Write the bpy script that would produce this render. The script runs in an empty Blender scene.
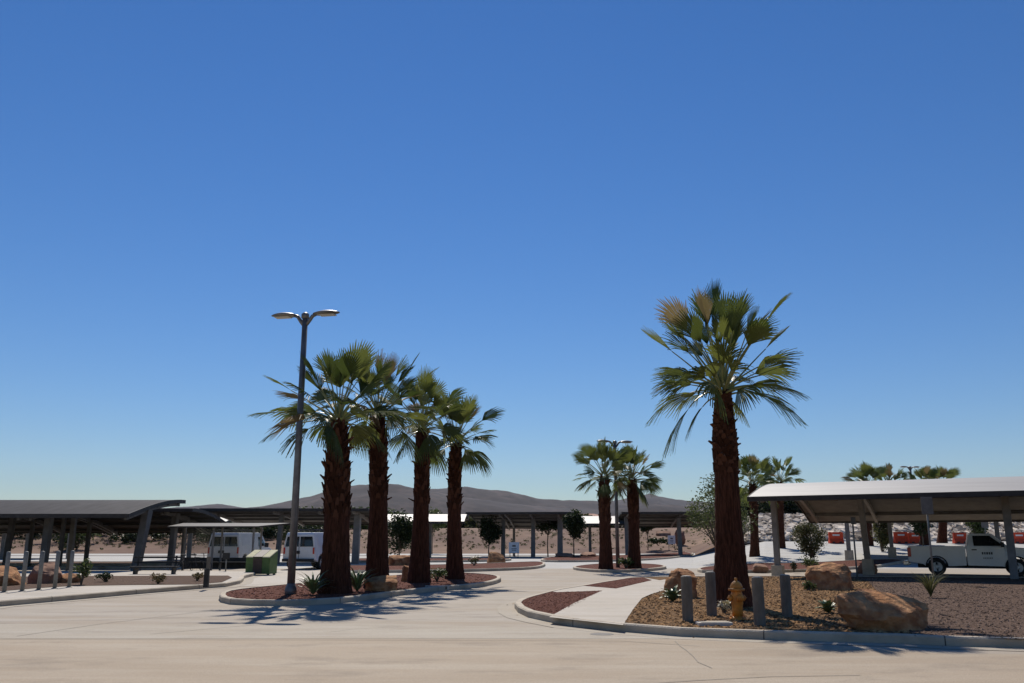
import bpy, bmesh, math, random
from mathutils import Vector, Matrix, noise

# ------------------------------------------------------------------ camera, sky, sun, exposure
scene = bpy.context.scene
COL = scene.collection
R = math.radians
CAM_H, FPX, CX, CY = 1.65, 880.0, 512.0, 341.5
PITCH = math.atan((540.0 - CY) / FPX)
CP, SP = math.cos(PITCH), math.sin(PITCH)

cam_data = bpy.data.cameras.new("camera")
cam_data.sensor_width = 36.0
cam_data.lens = 36.0 * FPX / 1024.0
cam_data.clip_start = 0.1
cam_data.clip_end = 20000.0
cam = bpy.data.objects.new("camera", cam_data)
COL.objects.link(cam)
cam.location = (0, 0, CAM_H)
cam.rotation_euler = (R(90) + PITCH, 0, 0)
scene.camera = cam

SUN_ELEV = R(47.0)
SUN_AZ = math.atan2(-0.138, 0.99)          # measured from +Y towards +X
world = bpy.data.worlds.new("World")
scene.world = world
world.use_nodes = True
wn = world.node_tree
wn.nodes.clear()
sky = wn.nodes.new("ShaderNodeTexSky")
sky.sky_type = 'NISHITA'
sky.sun_disc = False
sky.sun_elevation = SUN_ELEV
sky.sun_rotation = SUN_AZ
sky.altitude = 3000
sky.air_density = 1.7
sky.dust_density = 0.1
sky.ozone_density = 3.0
hsv = wn.nodes.new("ShaderNodeHueSaturation")
hsv.inputs['Saturation'].default_value = 1.25
bg = wn.nodes.new("ShaderNodeBackground")
bg.inputs[1].default_value = 0.0785
wo = wn.nodes.new("ShaderNodeOutputWorld")
wn.links.new(sky.outputs[0], hsv.inputs['Color'])
tint = wn.nodes.new("ShaderNodeMix")
tint.data_type = 'RGBA'
tint.blend_type = 'MULTIPLY'
tint.inputs[0].default_value = 1.0
tint.inputs[7].default_value = (.70, .80, 1.02, 1)
wn.links.new(hsv.outputs[0], tint.inputs[6])
wn.links.new(tint.outputs[2], bg.inputs[0])
wn.links.new(bg.outputs[0], wo.inputs[0])

sd = bpy.data.lights.new("sun", 'SUN')
sd.energy = 5.0
sd.angle = R(0.5)
sd.color = (1.0, 0.93, 0.83)
sun = bpy.data.objects.new("sun", sd)
COL.objects.link(sun)
sun_vec = Vector((math.sin(SUN_AZ) * math.cos(SUN_ELEV), math.cos(SUN_AZ) * math.cos(SUN_ELEV), math.sin(SUN_ELEV)))
sun.rotation_euler = sun_vec.to_track_quat('Z', 'Y').to_euler()
sun.location = (0, 0, 60)

scene.view_settings.view_transform = 'Standard'
scene.view_settings.look = 'None'
scene.view_settings.exposure = 0.0
scene.view_settings.gamma = 1.0
scene.view_settings.use_curve_mapping = False
scene.cycles.max_bounces = 6
scene.cycles.transparent_max_bounces = 8
scene.cycles.caustics_reflective = False
scene.cycles.caustics_refractive = False
try:
    scene.cycles.use_denoising = True
except Exception:
    pass

# ------------------------------------------------------------------ survey: photograph -> ground plan
def ray(px, py):
    a = (px - CX) / FPX
    b = -(py - CY) / FPX
    return a, CP - SP * b, SP + CP * b

def at(px, py, z=0.0):
    a, y, zz = ray(px, py)
    t = (z - CAM_H) / zz
    return Vector((a * t, y * t, z))

def atY(px, py, Y):
    a, y, zz = ray(px, py)
    t = Y / y
    return Vector((a * t, Y, CAM_H + zz * t))

def smooth(a, b, x):
    t = max(0.0, min(1.0, (x - a) / (b - a)))
    return t * t * (3 - 2 * t)

def ramp(pts, x):
    if x <= pts[0][0]:
        return pts[0][1]
    for (x0, y0), (x1, y1) in zip(pts, pts[1:]):
        if x <= x1:
            return y0 + (y1 - y0) * (x - x0) / (x1 - x0)
    return pts[-1][1]

G_MID = [(0, 0), (112, 0), (122, 0.7), (150, 3.3), (175, 3.9), (400, 4.2), (900, 4.0)]
G_RIGHT = [(0, 0), (56, 0), (80, 1.35), (96, 1.5), (103, 4.2), (112, 4.5), (150, 5.0), (400, 4.6), (900, 4.0)]
def G(x, y):
    if y < 56:
        return 0.0
    w = smooth(0.2, 0.28, x / max(y, 1.0))
    z = ramp(G_MID, y) * (1 - w) + ramp(G_RIGHT, y) * w
    if y > 112:
        z += 0.35 * noise.noise(Vector((x * 0.06, y * 0.06, 3.1))) * smooth(112, 150, y)
    return z

def ground(px, py):
    """point on the terrain along a sight line"""
    a, y, zz = ray(px, py)
    t = 5.0
    while t < 600:
        p = (a * t, y * t, CAM_H + zz * t)
        if p[2] <= G(p[0], p[1]):
            return Vector((p[0], p[1], G(p[0], p[1])))
        t += 0.1
    return Vector((a * t, y * t, 0))

# ------------------------------------------------------------------ materials
def mat(name, c1, c2=None, scale=4.0, rough=0.8, metal=0.0, bump=0.0, bscale=None, detail=6.0, spec=0.4,
        stretch=(1, 1, 1), lo=0.35, hi=0.65, island=False, transl=0.0, c3=None, scale3=0.5, coat=0.0):
    m = bpy.data.materials.new(name)
    m.use_nodes = True
    nt = m.node_tree
    N, L = nt.nodes, nt.links
    p = N["Principled BSDF"]
    out = N["Material Output"]
    p.inputs['Roughness'].default_value = rough
    p.inputs['Metallic'].default_value = metal
    p.inputs['Specular IOR Level'].default_value = spec
    if coat:
        p.inputs['Coat Weight'].default_value = coat
        p.inputs['Coat Roughness'].default_value = 0.08
    c1 = tuple(c1) + (1,)
    tc = N.new("ShaderNodeTexCoord")
    mp = N.new("ShaderNodeMapping")
    mp.inputs['Scale'].default_value = stretch
    L.new(tc.outputs['Object'], mp.inputs[0])
    col = None
    if c2 is not None:
        rp = N.new("ShaderNodeValToRGB")
        rp.color_ramp.elements[0].position = lo
        rp.color_ramp.elements[1].position = hi
        rp.color_ramp.elements[0].color = c1
        rp.color_ramp.elements[1].color = tuple(c2) + (1,)
        if island:
            g = N.new("ShaderNodeNewGeometry")
            L.new(g.outputs['Random Per Island'], rp.inputs[0])
        else:
            nz = N.new("ShaderNodeTexNoise")
            nz.inputs['Scale'].default_value = scale
            nz.inputs['Detail'].default_value = detail
            nz.inputs['Roughness'].default_value = 0.6
            L.new(mp.outputs[0], nz.inputs['Vector'])
            L.new(nz.outputs[0], rp.inputs[0])
        col = rp.outputs[0]
        if c3 is not None:
            nz3 = N.new("ShaderNodeTexNoise")
            nz3.inputs['Scale'].default_value = scale3
            nz3.inputs['Detail'].default_value = 4
            L.new(mp.outputs[0], nz3.inputs['Vector'])
            r3 = N.new("ShaderNodeValToRGB")
            r3.color_ramp.elements[0].position = 0.42
            r3.color_ramp.elements[1].position = 0.62
            L.new(nz3.outputs[0], r3.inputs[0])
            mx = N.new("ShaderNodeMix")
            mx.data_type = 'RGBA'
            L.new(r3.outputs[0], mx.inputs[0])
            L.new(col, mx.inputs[6])
            mx.inputs[7].default_value = tuple(c3) + (1,)
            col = mx.outputs[2]
        L.new(col, p.inputs['Base Color'])
    else:
        p.inputs['Base Color'].default_value = c1
    if bump:
        nb = N.new("ShaderNodeTexNoise")
        nb.inputs['Scale'].default_value = bscale or scale * 3
        nb.inputs['Detail'].default_value = 5
        L.new(mp.outputs[0], nb.inputs['Vector'])
        b = N.new("ShaderNodeBump")
        b.inputs['Strength'].default_value = min(1.0, bump)
        b.inputs['Distance'].default_value = 0.05
        L.new(nb.outputs[0], b.inputs['Height'])
        L.new(b.outputs[0], p.inputs['Normal'])
    if transl:
        t = N.new("ShaderNodeBsdfTranslucent")
        if col is not None:
            L.new(col, t.inputs[0])
        else:
            t.inputs[0].default_value = c1
        mxs = N.new("ShaderNodeMixShader")
        mxs.inputs[0].default_value = transl
        L.new(p.outputs[0], mxs.inputs[1])
        L.new(t.outputs[0], mxs.inputs[2])
        L.new(mxs.outputs[0], out.inputs[0])
    return m

def paving(name, base, warm, pale, dark, fine=60):
    """cast concrete: warm and pale washes drawn out along the traffic, fine grain and stains"""
    m = bpy.data.materials.new(name)
    m.use_nodes = True
    N, L = m.node_tree.nodes, m.node_tree.links
    p = N["Principled BSDF"]
    p.inputs['Roughness'].default_value = 0.85
    p.inputs['Specular IOR Level'].default_value = 0.25
    tc = N.new("ShaderNodeTexCoord")
    def nz(scale, stretch, detail, lo, hi):
        mp = N.new("ShaderNodeMapping")
        mp.inputs['Scale'].default_value = stretch
        L.new(tc.outputs['Object'], mp.inputs[0])
        n = N.new("ShaderNodeTexNoise")
        n.inputs['Scale'].default_value = scale
        n.inputs['Detail'].default_value = detail
        n.inputs['Roughness'].default_value = 0.65
        L.new(mp.outputs[0], n.inputs['Vector'])
        r = N.new("ShaderNodeMapRange")
        r.inputs['From Min'].default_value = lo
        r.inputs['From Max'].default_value = hi
        L.new(n.outputs[0], r.inputs[0])
        return r.outputs[0], n.outputs[0]
    def mix(f, a, b):
        x = N.new("ShaderNodeMix")
        x.data_type = 'RGBA'
        L.new(f, x.inputs[0])
        for s, v in ((6, a), (7, b)):
            if isinstance(v, tuple):
                x.inputs[s].default_value = v + (1,)
            else:
                L.new(v, x.inputs[s])
        return x.outputs[2]
    f1, _ = nz(0.16, (0.45, 1.3, 1), 5, 0.42, 0.6)
    f2, _ = nz(0.7, (0.3, 1.8, 1), 9, 0.44, 0.7)
    f3, _ = nz(0.8, (.7, 1.3, 1), 9, 0.53, 0.75)
    f4, g4 = nz(fine, (1, 1, 1), 3, 0.3, 0.7)
    c = mix(f1, base, warm)
    c = mix(f2, c, pale)
    c = mix(f3, c, dark)
    sp = N.new("ShaderNodeMix")
    sp.data_type = 'RGBA'
    sp.blend_type = 'MULTIPLY'
    sp.inputs[0].default_value = 0.35
    L.new(c, sp.inputs[6])
    L.new(f4, sp.inputs[7])
    L.new(sp.outputs[2], p.inputs['Base Color'])
    b = N.new("ShaderNodeBump")
    b.inputs['Strength'].default_value = 0.25
    b.inputs['Distance'].default_value = 0.01
    L.new(g4, b.inputs['Height'])
    L.new(b.outputs[0], p.inputs['Normal'])
    return m

M = {}
M['road'] = paving('road_concrete', (.41, .355, .285), (.385, .315, .235), (.47, .415, .345), (.27, .23, .185))
M['apron'] = paving('apron_concrete', (.425, .34, .245), (.38, .30, .212), (.47, .395, .30), (.28, .225, .165))
M['gutter'] = paving('gutter_concrete', (.435, .38, .30), (.41, .345, .265), (.48, .43, .35), (.34, .29, .23))
M['walk'] = paving('walk_concrete', (.53, .475, .40), (.49, .43, .35), (.58, .53, .46), (.41, .37, .31))
M['lot'] = paving('lot_concrete', (.50, .485, .45), (.47, .45, .41), (.58, .565, .53), (.36, .345, .315))
M['kerb'] = mat('kerb_concrete', (.37, .315, .24), (.50, .43, .335), 1.6, .85, bump=.3, bscale=40)
M['joint'] = mat('joint', (.20, .17, .14), (.30, .27, .22), 3, .9)
M['dirt'] = mat('desert_dirt', (.135, .074, .043), (.225, .135, .083), .25, .95, bump=.6, bscale=2, c3=(.105, .05, .03), scale3=.05)
M['mulch'] = mat('bark_chips', (.11, .06, .028), (.28, .17, .085), 22, .95, bump=1, bscale=45, detail=8, spec=.1)
M['redmulch'] = mat('red_gravel', (.095, .035, .024), (.165, .066, .045), 26, .95, bump=.9, bscale=50, spec=.1)
M['gravel'] = mat('pink_gravel', (.095, .058, .04), (.165, .11, .08), 24, .95, bump=.9, bscale=50, spec=.1)
M['chip'] = mat('chips', (.07, .034, .014), (.46, .26, .115), island=True, lo=0, hi=1, rough=.95, spec=.1)
M['redchip'] = mat('red_chips', (.085, .028, .018), (.21, .08, .052), island=True, lo=0, hi=1, rough=.95, spec=.1)
M['pebble'] = mat('pebbles', (.05, .03, .02), (.27, .185, .135), island=True, lo=0, hi=1, rough=.95, spec=.1)
M['rock'] = mat('sandstone', (.36, .165, .068), (.52, .30, .15), 2.6, .9, bump=1, bscale=9, c3=(.25, .11, .05), scale3=3.2, spec=.15)
M['redrock'] = mat('rust_rock', (.20, .095, .06), (.36, .20, .12), 1.8, .9, bump=.9, bscale=6)
M['riprap'] = mat('riprap_rock', (.13, .095, .068), (.78, .67, .54), island=True, lo=0, hi=1, rough=.9, bump=.4, bscale=4)
M['hill'] = mat('hill_scrub', (.016, .013, .017), (.07, .05, .05), .03, 1, bump=1, bscale=.05, c3=(.02, .015, .02), scale3=.008)
M['trunk'] = mat('palm_fibre', (.033, .012, .007), (.11, .043, .025), 5, .95, bump=1, bscale=9, stretch=(5, 5, .5), spec=.1)
M['boot'] = mat('palm_leaf_bases', (.03, .011, .006), (.11, .047, .027), island=True, lo=0, hi=1, rough=.95, spec=.1)
M['frond'] = mat('palm_leaf', (.045, .07, .015), (.175, .195, .045), island=True, lo=0, hi=1, rough=.45, spec=.4, transl=.36)
M['frond_dry'] = mat('palm_leaf_dry', (.16, .115, .05), (.26, .20, .09), island=True, lo=0, hi=1, rough=.6, transl=.3)
M['stalk'] = mat('palm_stalk', (.17, .20, .07), (.26, .25, .10), 6, .4, spec=.5)
M['bark'] = mat('bark', (.10, .075, .05), (.18, .14, .10), 8, .9, bump=.5)
M['leaf_dark'] = mat('leaf_dark', (.016, .026, .009), (.045, .064, .022), island=True, lo=0, hi=1, rough=.5, spec=.15, transl=.25)
M['leaf_mid'] = mat('leaf_mid', (.05, .075, .022), (.12, .15, .05), island=True, lo=0, hi=1, rough=.5, spec=.15, transl=.3)
M['leaf_pale'] = mat('leaf_pale', (.065, .085, .028), (.14, .16, .06), island=True, lo=0, hi=1, rough=.55, spec=.15, transl=.3)
M['leaf_olive'] = mat('leaf_olive', (.06, .07, .025), (.15, .145, .055), island=True, lo=0, hi=1, rough=.6, spec=.15, transl=.25)
M['leaf_dry'] = mat('leaf_dry', (.20, .15, .06), (.34, .25, .10), island=True, lo=0, hi=1, rough=.8)
M['agave'] = mat('agave_leaf', (.09, .13, .05), (.17, .21, .09), island=True, lo=0, hi=1, rough=.45)
M['flower'] = mat('petal', (.55, .50, .42), (.66, .60, .30), island=True, lo=0, hi=1, rough=.6)
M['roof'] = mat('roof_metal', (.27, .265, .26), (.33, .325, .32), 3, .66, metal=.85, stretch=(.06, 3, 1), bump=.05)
M['roof_shaded'] = mat('roof_metal_shaded', (.04, .038, .04), (.062, .059, .061), 2.5, .7, metal=0, stretch=(1, .2, 1), spec=.06)  # same carport roofing, darkened to paint in the missing sun glint
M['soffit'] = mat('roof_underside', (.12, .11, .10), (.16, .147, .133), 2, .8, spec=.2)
M['soffit_shaded'] = mat('roof_underside_shaded', (.05, .046, .042), (.07, .064, .058), 2, .8, spec=.2)  # left carports' copy of the underside, deeper shade put into its colour
M['steel_shaded'] = mat('post_paint_shaded', (.09, .083, .076), (.13, .12, .11), 3, .6, spec=.25)  # copy of the post paint, shade under the left carports painted in
M['fascia'] = mat('fascia_paint', (.04, .035, .032), (.06, .053, .048), 3, .6, spec=.2)
M['steel'] = mat('post_paint', (.17, .155, .14), (.23, .21, .195), 3, .6, spec=.3)
M['pedestal'] = mat('pedestal_concrete', (.33, .28, .21), (.44, .38, .30), 4, .9, bump=.3)
M['pole'] = mat('pole_grey', (.13, .13, .135), (.19, .19, .195), 4, .45, metal=.4)
M['lamp'] = mat('lamp_housing', (.16, .15, .14), (.22, .21, .20), 4, .4, metal=.4)
M['lens'] = mat('lamp_lens', (.55, .48, .36), (.62, .55, .42), 4, .2)
M['bollard'] = mat('bollard_paint', (.125, .108, .085), (.21, .185, .15), 5, .7, bump=.3, bscale=30, stretch=(1, 1, .4), spec=.2)
M['post_grey'] = mat('slim_post_paint', (.17, .165, .15), (.24, .235, .215), 6, .6, spec=.3)
M['orange'] = mat('hydrant_paint', (.62, .22, .025), (.76, .32, .05), 7, .5, bump=.15, c3=(.42, .15, .025), scale3=6)
M['white'] = mat('white_paint', (.72, .72, .71), (.80, .80, .79), 2, .35, spec=.5, coat=.3)
M['sign'] = mat('sign_white', (.70, .70, .68), (.78, .78, .76), 5, .5)
M['signgrey'] = mat('sign_back', (.13, .118, .105), (.17, .155, .14), 5, .6, spec=.2)
M['truck'] = mat('truck_paint', (.74, .745, .75), (.80, .805, .81), 2, .3, spec=.5, coat=.5)
M['glass'] = mat('tinted_glass', (.012, .014, .016), (.02, .022, .024), 3, .06, spec=.6)
M['tyre'] = mat('tyre_rubber', (.018, .018, .018), (.032, .031, .03), 20, .85)
M['rim'] = mat('wheel_steel', (.34, .34, .35), (.46, .46, .47), 8, .35, metal=.7)
M['black'] = mat('black_plastic', (.018, .018, .02), (.03, .03, .032), 9, .6)
M['chrome'] = mat('bumper_steel', (.45, .45, .46), (.58, .58, .59), 6, .2, metal=.95)
M['redlens'] = mat('tail_lens', (.50, .018, .015), (.62, .03, .02), 9, .2, spec=.6)
M['blur'] = mat('door_lettering', (.05, .05, .055), (.09, .085, .085), 9, .6)
M['green'] = mat('bin_green', (.075, .125, .035), (.11, .17, .055), 5, .6, bump=.1, spec=.25)
M['binlid'] = mat('bin_lid', (.55, .52, .34), (.66, .62, .42), 5, .9, spec=.1)
M['binfront'] = mat('bin_front', (.045, .026, .018), (.08, .05, .035), 5, .6)
M['barrier'] = mat('barrier_red', (.62, .055, .018), (.72, .09, .03), 5, .55, spec=.3)
M['darkpanel'] = mat('dark_panel', (.03, .028, .026), (.05, .047, .044), 5, .6, spec=.2)
M['stucco'] = mat('stucco', (.46, .36, .27), (.54, .44, .34), 1.5, .9)
M['stucco_white'] = mat('white_stucco', (.62, .60, .56), (.72, .70, .66), 1.5, .9)
M['tileroof'] = mat('clay_tile', (.34, .17, .12), (.46, .26, .19), 1.2, .9, bump=.6, bscale=6)
M['slab'] = mat('lid_concrete', (.46, .42, .36), (.56, .52, .45), 8, .9)
M['iron'] = mat('cast_iron', (.07, .065, .06), (.11, .10, .09), 12, .7, metal=.3)

def clear_glass(name, tint, alpha):
    m = mat(name, tint, None, rough=.05, spec=.6)
    m.node_tree.nodes["Principled BSDF"].inputs['Alpha'].default_value = alpha
    return m
M['shelterglass'] = clear_glass('smoked_glass', (.06, .07, .07), .2)

# ------------------------------------------------------------------ mesh building
class MB:
    def __init__(self):
        self.v, self.f = [], []
    def quad_ids(self, ids):
        self.f.append(tuple(ids))
    def poly(self, pts):
        i = len(self.v)
        self.v += [tuple(p) for p in pts]
        self.f.append(tuple(range(i, i + len(pts))))
    def box(self, c, s, rz=0.0, taper=1.0):
        i = len(self.v)
        ca, sa = math.cos(rz), math.sin(rz)
        for z, k in ((-.5, 1.0), (.5, taper)):
            for x, y in ((-.5, -.5), (.5, -.5), (.5, .5), (-.5, .5)):
                X, Y = x * s[0] * k, y * s[1] * k
                self.v.append((c[0] + X * ca - Y * sa, c[1] + X * sa + Y * ca, c[2] + z * s[2]))
        for q in ((3, 2, 1, 0), (4, 5, 6, 7), (0, 1, 5, 4), (1, 2, 6, 5), (2, 3, 7, 6), (3, 0, 4, 7)):
            self.f.append(tuple(i + k for k in q))
        return self
    def prism(self, lo, hi):
        """two matching rings of points, closed"""
        n = len(lo)
        i = len(self.v)
        self.v += [tuple(p) for p in lo] + [tuple(p) for p in hi]
        self.f.append(tuple(i + k for k in reversed(range(n))))
        self.f.append(tuple(i + n + k for k in range(n)))
        for k in range(n):
            k2 = (k + 1) % n
            self.f.append((i + k, i + k2, i + n + k2, i + n + k))
        return self
    def beam(self, a, b, w, d, w2=None, d2=None, up=Vector((0, 1, 0))):
        a, b = Vector(a), Vector(b)
        t = (b - a).normalized()
        s = t.cross(up)
        if s.length < 1e-4:
            s = t.cross(Vector((1, 0, 0)))
        s.normalize()
        n = s.cross(t)
        w2, d2 = w2 or w, d2 or d
        q = ((-.5, -.5), (.5, -.5), (.5, .5), (-.5, .5))
        self.prism([a + s * x * w + n * y * d for x, y in q], [b + s * x * w2 + n * y * d2 for x, y in q])
        return self
    def tube(self, pts, rad, n=10, cap=True):
        pts = [Vector(p) for p in pts]
        if not isinstance(rad, (list, tuple)):
            rad = [rad] * len(pts)
        i0 = len(self.v)
        ref = Vector((0, 0, 1))
        for k, p in enumerate(pts):
            t = (pts[min(k + 1, len(pts) - 1)] - pts[max(k - 1, 0)]).normalized()
            r = ref if abs(t.dot(ref)) < .95 else Vector((1, 0, 0))
            s = t.cross(r).normalized()
            u = s.cross(t)
            for j in range(n):
                a = 2 * math.pi * j / n
                self.v.append(tuple(p + (s * math.cos(a) + u * math.sin(a)) * rad[k]))
        for k in range(len(pts) - 1):
            for j in range(n):
                j2 = (j + 1) % n
                self.f.append((i0 + k * n + j, i0 + k * n + j2, i0 + (k + 1) * n + j2, i0 + (k + 1) * n + j))
        if cap:
            self.f.append(tuple(i0 + j for j in reversed(range(n))))
            self.f.append(tuple(i0 + (len(pts) - 1) * n + j for j in range(n)))
        return self
    def lathe(self, prof, n=16, c=(0, 0, 0)):
        self.tube([(c[0], c[1], c[2] + z) for r, z in prof], [max(r, 1e-4) for r, z in prof], n)
        return self
    def build(self, name, m, parent=None, smooth=False, loc=None, bevel=0.0):
        me = bpy.data.meshes.new(name)
        me.from_pydata(self.v, [], self.f)
        me.update()
        bm = bmesh.new()
        bm.from_mesh(me)
        bmesh.ops.recalc_face_normals(bm, faces=bm.faces)
        bm.to_mesh(me)
        bm.free()
        return link(name, me, m, parent, smooth, loc, bevel)

def link(name, me, m, parent=None, smooth=False, loc=None, bevel=0.0):
    o = bpy.data.objects.new(name, me)
    COL.objects.link(o)
    me.materials.append(m)
    if smooth:
        me.polygons.foreach_set('use_smooth', [True] * len(me.polygons))
    if parent is not None:
        o.parent = parent
    if loc is not None:
        o.location = loc
    if bevel:
        b = o.modifiers.new("bevel", 'BEVEL')
        b.width = bevel
        b.segments = 2
        b.limit_method = 'ANGLE'
    return o

def tag(o, label=None, cat=None, group=None, kind=None):
    if label:
        o['label'] = label
    if cat:
        o['category'] = cat
    if group:
        o['group'] = group
    if kind:
        o['kind'] = kind
    return o

def thing(name, label, cat, loc=(0, 0, 0), rz=0.0, group=None):
    o = bpy.data.objects.new(name, None)
    COL.objects.link(o)
    o.location = loc
    o.rotation_euler = (0, 0, rz)
    o.empty_display_size = 0.2
    return tag(o, label, cat, group)

def copy_tree(o, parent=None):
    c = o.copy()
    COL.objects.link(c)
    if parent is not None:
        c.parent = parent
    for ch in list(o.children):
        copy_tree(ch, c)
    return c

def place(proto, loc, rz=0.0, label=None, s=1.0):
    o = copy_tree(proto)
    o.location = loc
    o.rotation_euler = (0, 0, rz)
    o.scale = (s, s, s)
    if label:
        o['label'] = label
    return o

def structure(o):
    o['kind'] = 'structure'
    return o

def inside(p, poly):
    x, y = p[0], p[1]
    c = False
    j = len(poly) - 1
    for i in range(len(poly)):
        xi, yi, xj, yj = poly[i][0], poly[i][1], poly[j][0], poly[j][1]
        if (yi > y) != (yj > y) and x < (xj - xi) * (y - yi) / (yj - yi) + xi:
            c = not c
        j = i
    return c

# ------------------------------------------------------------------ SETTING: terrain and paving
ROWS = [-30, -5, 5, 10, 14, 18, 22, 26, 30, 34, 38, 42, 46, 50, 54, 56, 59, 62, 66, 70, 74, 78, 80, 84, 88, 92, 96, 99,
        102, 105, 108, 112, 115, 118, 122, 127, 132, 138, 144, 150, 158, 166, 175, 190, 210, 240, 280, 340, 420, 560,
        800, 1300, 2200, 4000, 8000]
def sheet(name, m, rows, lift, xl, xr, n=110):
    mb = MB()
    for y in rows:
        w = max(abs(y), 30.0)
        for k in range(n + 1):
            x = (xl + (xr - xl) * k / n) * w
            mb.v.append((x, y, G(x, y) + lift))
    for r in range(len(rows) - 1):
        for k in range(n):
            a = r * (n + 1) + k
            mb.f.append((a, a + 1, a + n + 2, a + n + 1))
    return structure(mb.build(name, m))

sheet('ground', M['dirt'], ROWS, -0.03, -2.2, 2.2)
sheet('road', M['road'], [y for y in ROWS if -30 <= y <= 54], 0.0, -2.2, 2.2)
lot_rows = [y for y in ROWS if 54 <= y <= 96]
sheet('parking_lot', M['lot'], lot_rows, 0.0, -2.2, 2.2)
sheet('far_road', M['lot'], [y for y in ROWS if 99 <= y <= 112], 0.0, -1.0, .22, 60)

def flat(name, pix, m, z=0.004, ground_pts=None):
    mb = MB()
    pts = [at(px, py, z) for px, py in pix] if ground_pts is None else [Vector((x, y, z)) for x, y in ground_pts]
    mb.poly(pts)
    o = mb.build(name, m)
    if o.data.polygons[0].normal.z < 0:
        o.data.flip_normals()
    return structure(o)

flat('road_apron', None, M['apron'], .004, [(-40, -25), (40, -25), (40, 13.5), (6.5, 13.7), (3.6, 15.75), (-40, 15.95)])
flat('road_gutter', None, M['gutter'], .005, [(-40, 15.97), (3.55, 15.77), (6.4, 15.2), (6.4, 16.6), (2.5, 17.3), (-3, 18.6), (-40, 18.2)])
flat('driveway', [(236, 586), (300, 586.5), (372, 580), (430, 575.5), (372, 571), (262, 570), (246, 575)], M['walk'], .006)

def strips(name, lines, w, m, z=0.009):
    mb = MB()
    for ln in lines:
        pts = [at(px, py, z) for px, py in ln]
        for a, b in zip(pts, pts[1:]):
            t = (b - a).normalized()
            s = Vector((-t.y, t.x, 0)) * w / 2
            mb.poly([a - s, b - s, b + s, a + s])
    return structure(mb.build(name, m))

strips('pavement_joint', [[(-40, 639.2), (340, 639.8), (620, 640.8), (700, 646)], [(17, 636), (110, 622.5), (213, 610)],
                          [(0, 621), (90, 620), (200, 617)], [(640, 684), (700, 680), (770, 676.5), (860, 675)],
                          [(470, 606), (330, 618), (150, 634)]], .022, M['joint'])
strips('pavement_crack', [[(675, 641), (680, 646), (686, 650), (693, 656), (698, 662), (712, 668)],
                          [(330, 632), (352, 629), (380, 627.5), (404, 626)]], .014, M['joint'])

def densify(pts, step):
    out = []
    n = len(pts)
    for i in range(n):
        p0, p1, p2, p3 = (Vector(pts[(i + k) % n]) for k in (-1, 0, 1, 2))
        m = max(1, int((p2 - p1).length / step))
        for k in range(m):
            t = k / m
            out.append(.5 * ((2 * p1) + (-p0 + p2) * t + (2 * p0 - 5 * p1 + 4 * p2 - p3) * t * t + (-p0 + 3 * p1 - 3 * p2 + p3) * t ** 3))
    return out

def offset(poly, d):
    n = len(poly)
    area = sum(poly[i].x * poly[(i + 1) % n].y - poly[(i + 1) % n].x * poly[i].y for i in range(n))
    sg = 1 if area > 0 else -1
    out = []
    for i in range(n):
        t = (poly[(i + 1) % n] - poly[i - 1])
        t.z = 0
        t.normalize()
        out.append(poly[i] + Vector((-t.y, t.x, 0)) * d * sg)
    return out

def island(pix, soil, kerb_w=.16, kh=.15, smooth_step=.6, world_pts=None, soil_drop=.02, pan=0.0):
    """a raised planting island: a kerb ring with the bed inside"""
    base = [ground(px, py) for px, py in pix] if world_pts is None else [Vector((x, y, G(x, y))) for x, y in world_pts]
    ring = densify(base, smooth_step)
    for p in ring:
        p.z = G(p.x, p.y)
    inn = offset(ring, kerb_w)
    ch = offset(ring, .025)
    mb = MB()
    n = len(ring)
    i = len(mb.v)
    up = lambda p, z: (p.x, p.y, p.z + z)
    for p, c, q in zip(ring, ch, inn):
        mb.v += [up(p, -.1), up(p, kh - .025), up(c, kh), up(q, kh), up(q, -.1)]
    for k in range(n):
        a, b = i + 5 * k, i + 5 * ((k + 1) % n)
        for j in range(4):
            mb.f.append((a + j, b + j, b + j + 1, a + j + 1))
    structure(mb.build('kerb', M['kerb']))
    jb = MB()
    run = 0.0
    for k in range(n):
        run += (ring[k] - ring[k - 1]).length
        if run > 2.6 and ring[k].y < 45:
            run = 0.0
            t = (ring[(k + 1) % n] - ring[k - 1])
            t.z = 0
            t = t.normalized() * .009
            o_ = (ring[k] - inn[k]).normalized() * .004
            for (p0, z0), (p1, z1) in (((ring[k] + o_, .0), (ring[k] + o_, kh - .02)), ((ring[k] + o_, kh - .02), (ch[k] + o_ * .5, kh + .004)), ((ch[k] + o_ * .5, kh + .004), (inn[k], kh + .004))):
                jb.poly([up(p0 - t, z0), up(p0 + t, z0), up(p1 + t, z1), up(p1 - t, z1)])
    if jb.f:
        structure(jb.build('kerb_joint', M['iron']))
    if pan:
        out = offset(ring, -pan)
        gb = MB()
        for k in range(n):
            k2 = (k + 1) % n
            gb.poly([up(ring[k], .007), up(ring[k2], .007), up(out[k2], .007), up(out[k], .007)])
        structure(gb.build('gutter_pan', M['gutter']))
    sb = MB()
    sb.poly([up(q, kh - soil_drop) for q in inn])
    o = sb.build('planting_bed', soil)
    bm = bmesh.new()
    bm.from_mesh(o.data)
    bmesh.ops.triangulate(bm, faces=bm.faces)
    for f in bm.faces:
        if f.normal.z < 0:
            f.normal_flip()
    bm.to_mesh(o.data)
    bm.free()
    structure(o)
    return inn

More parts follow.
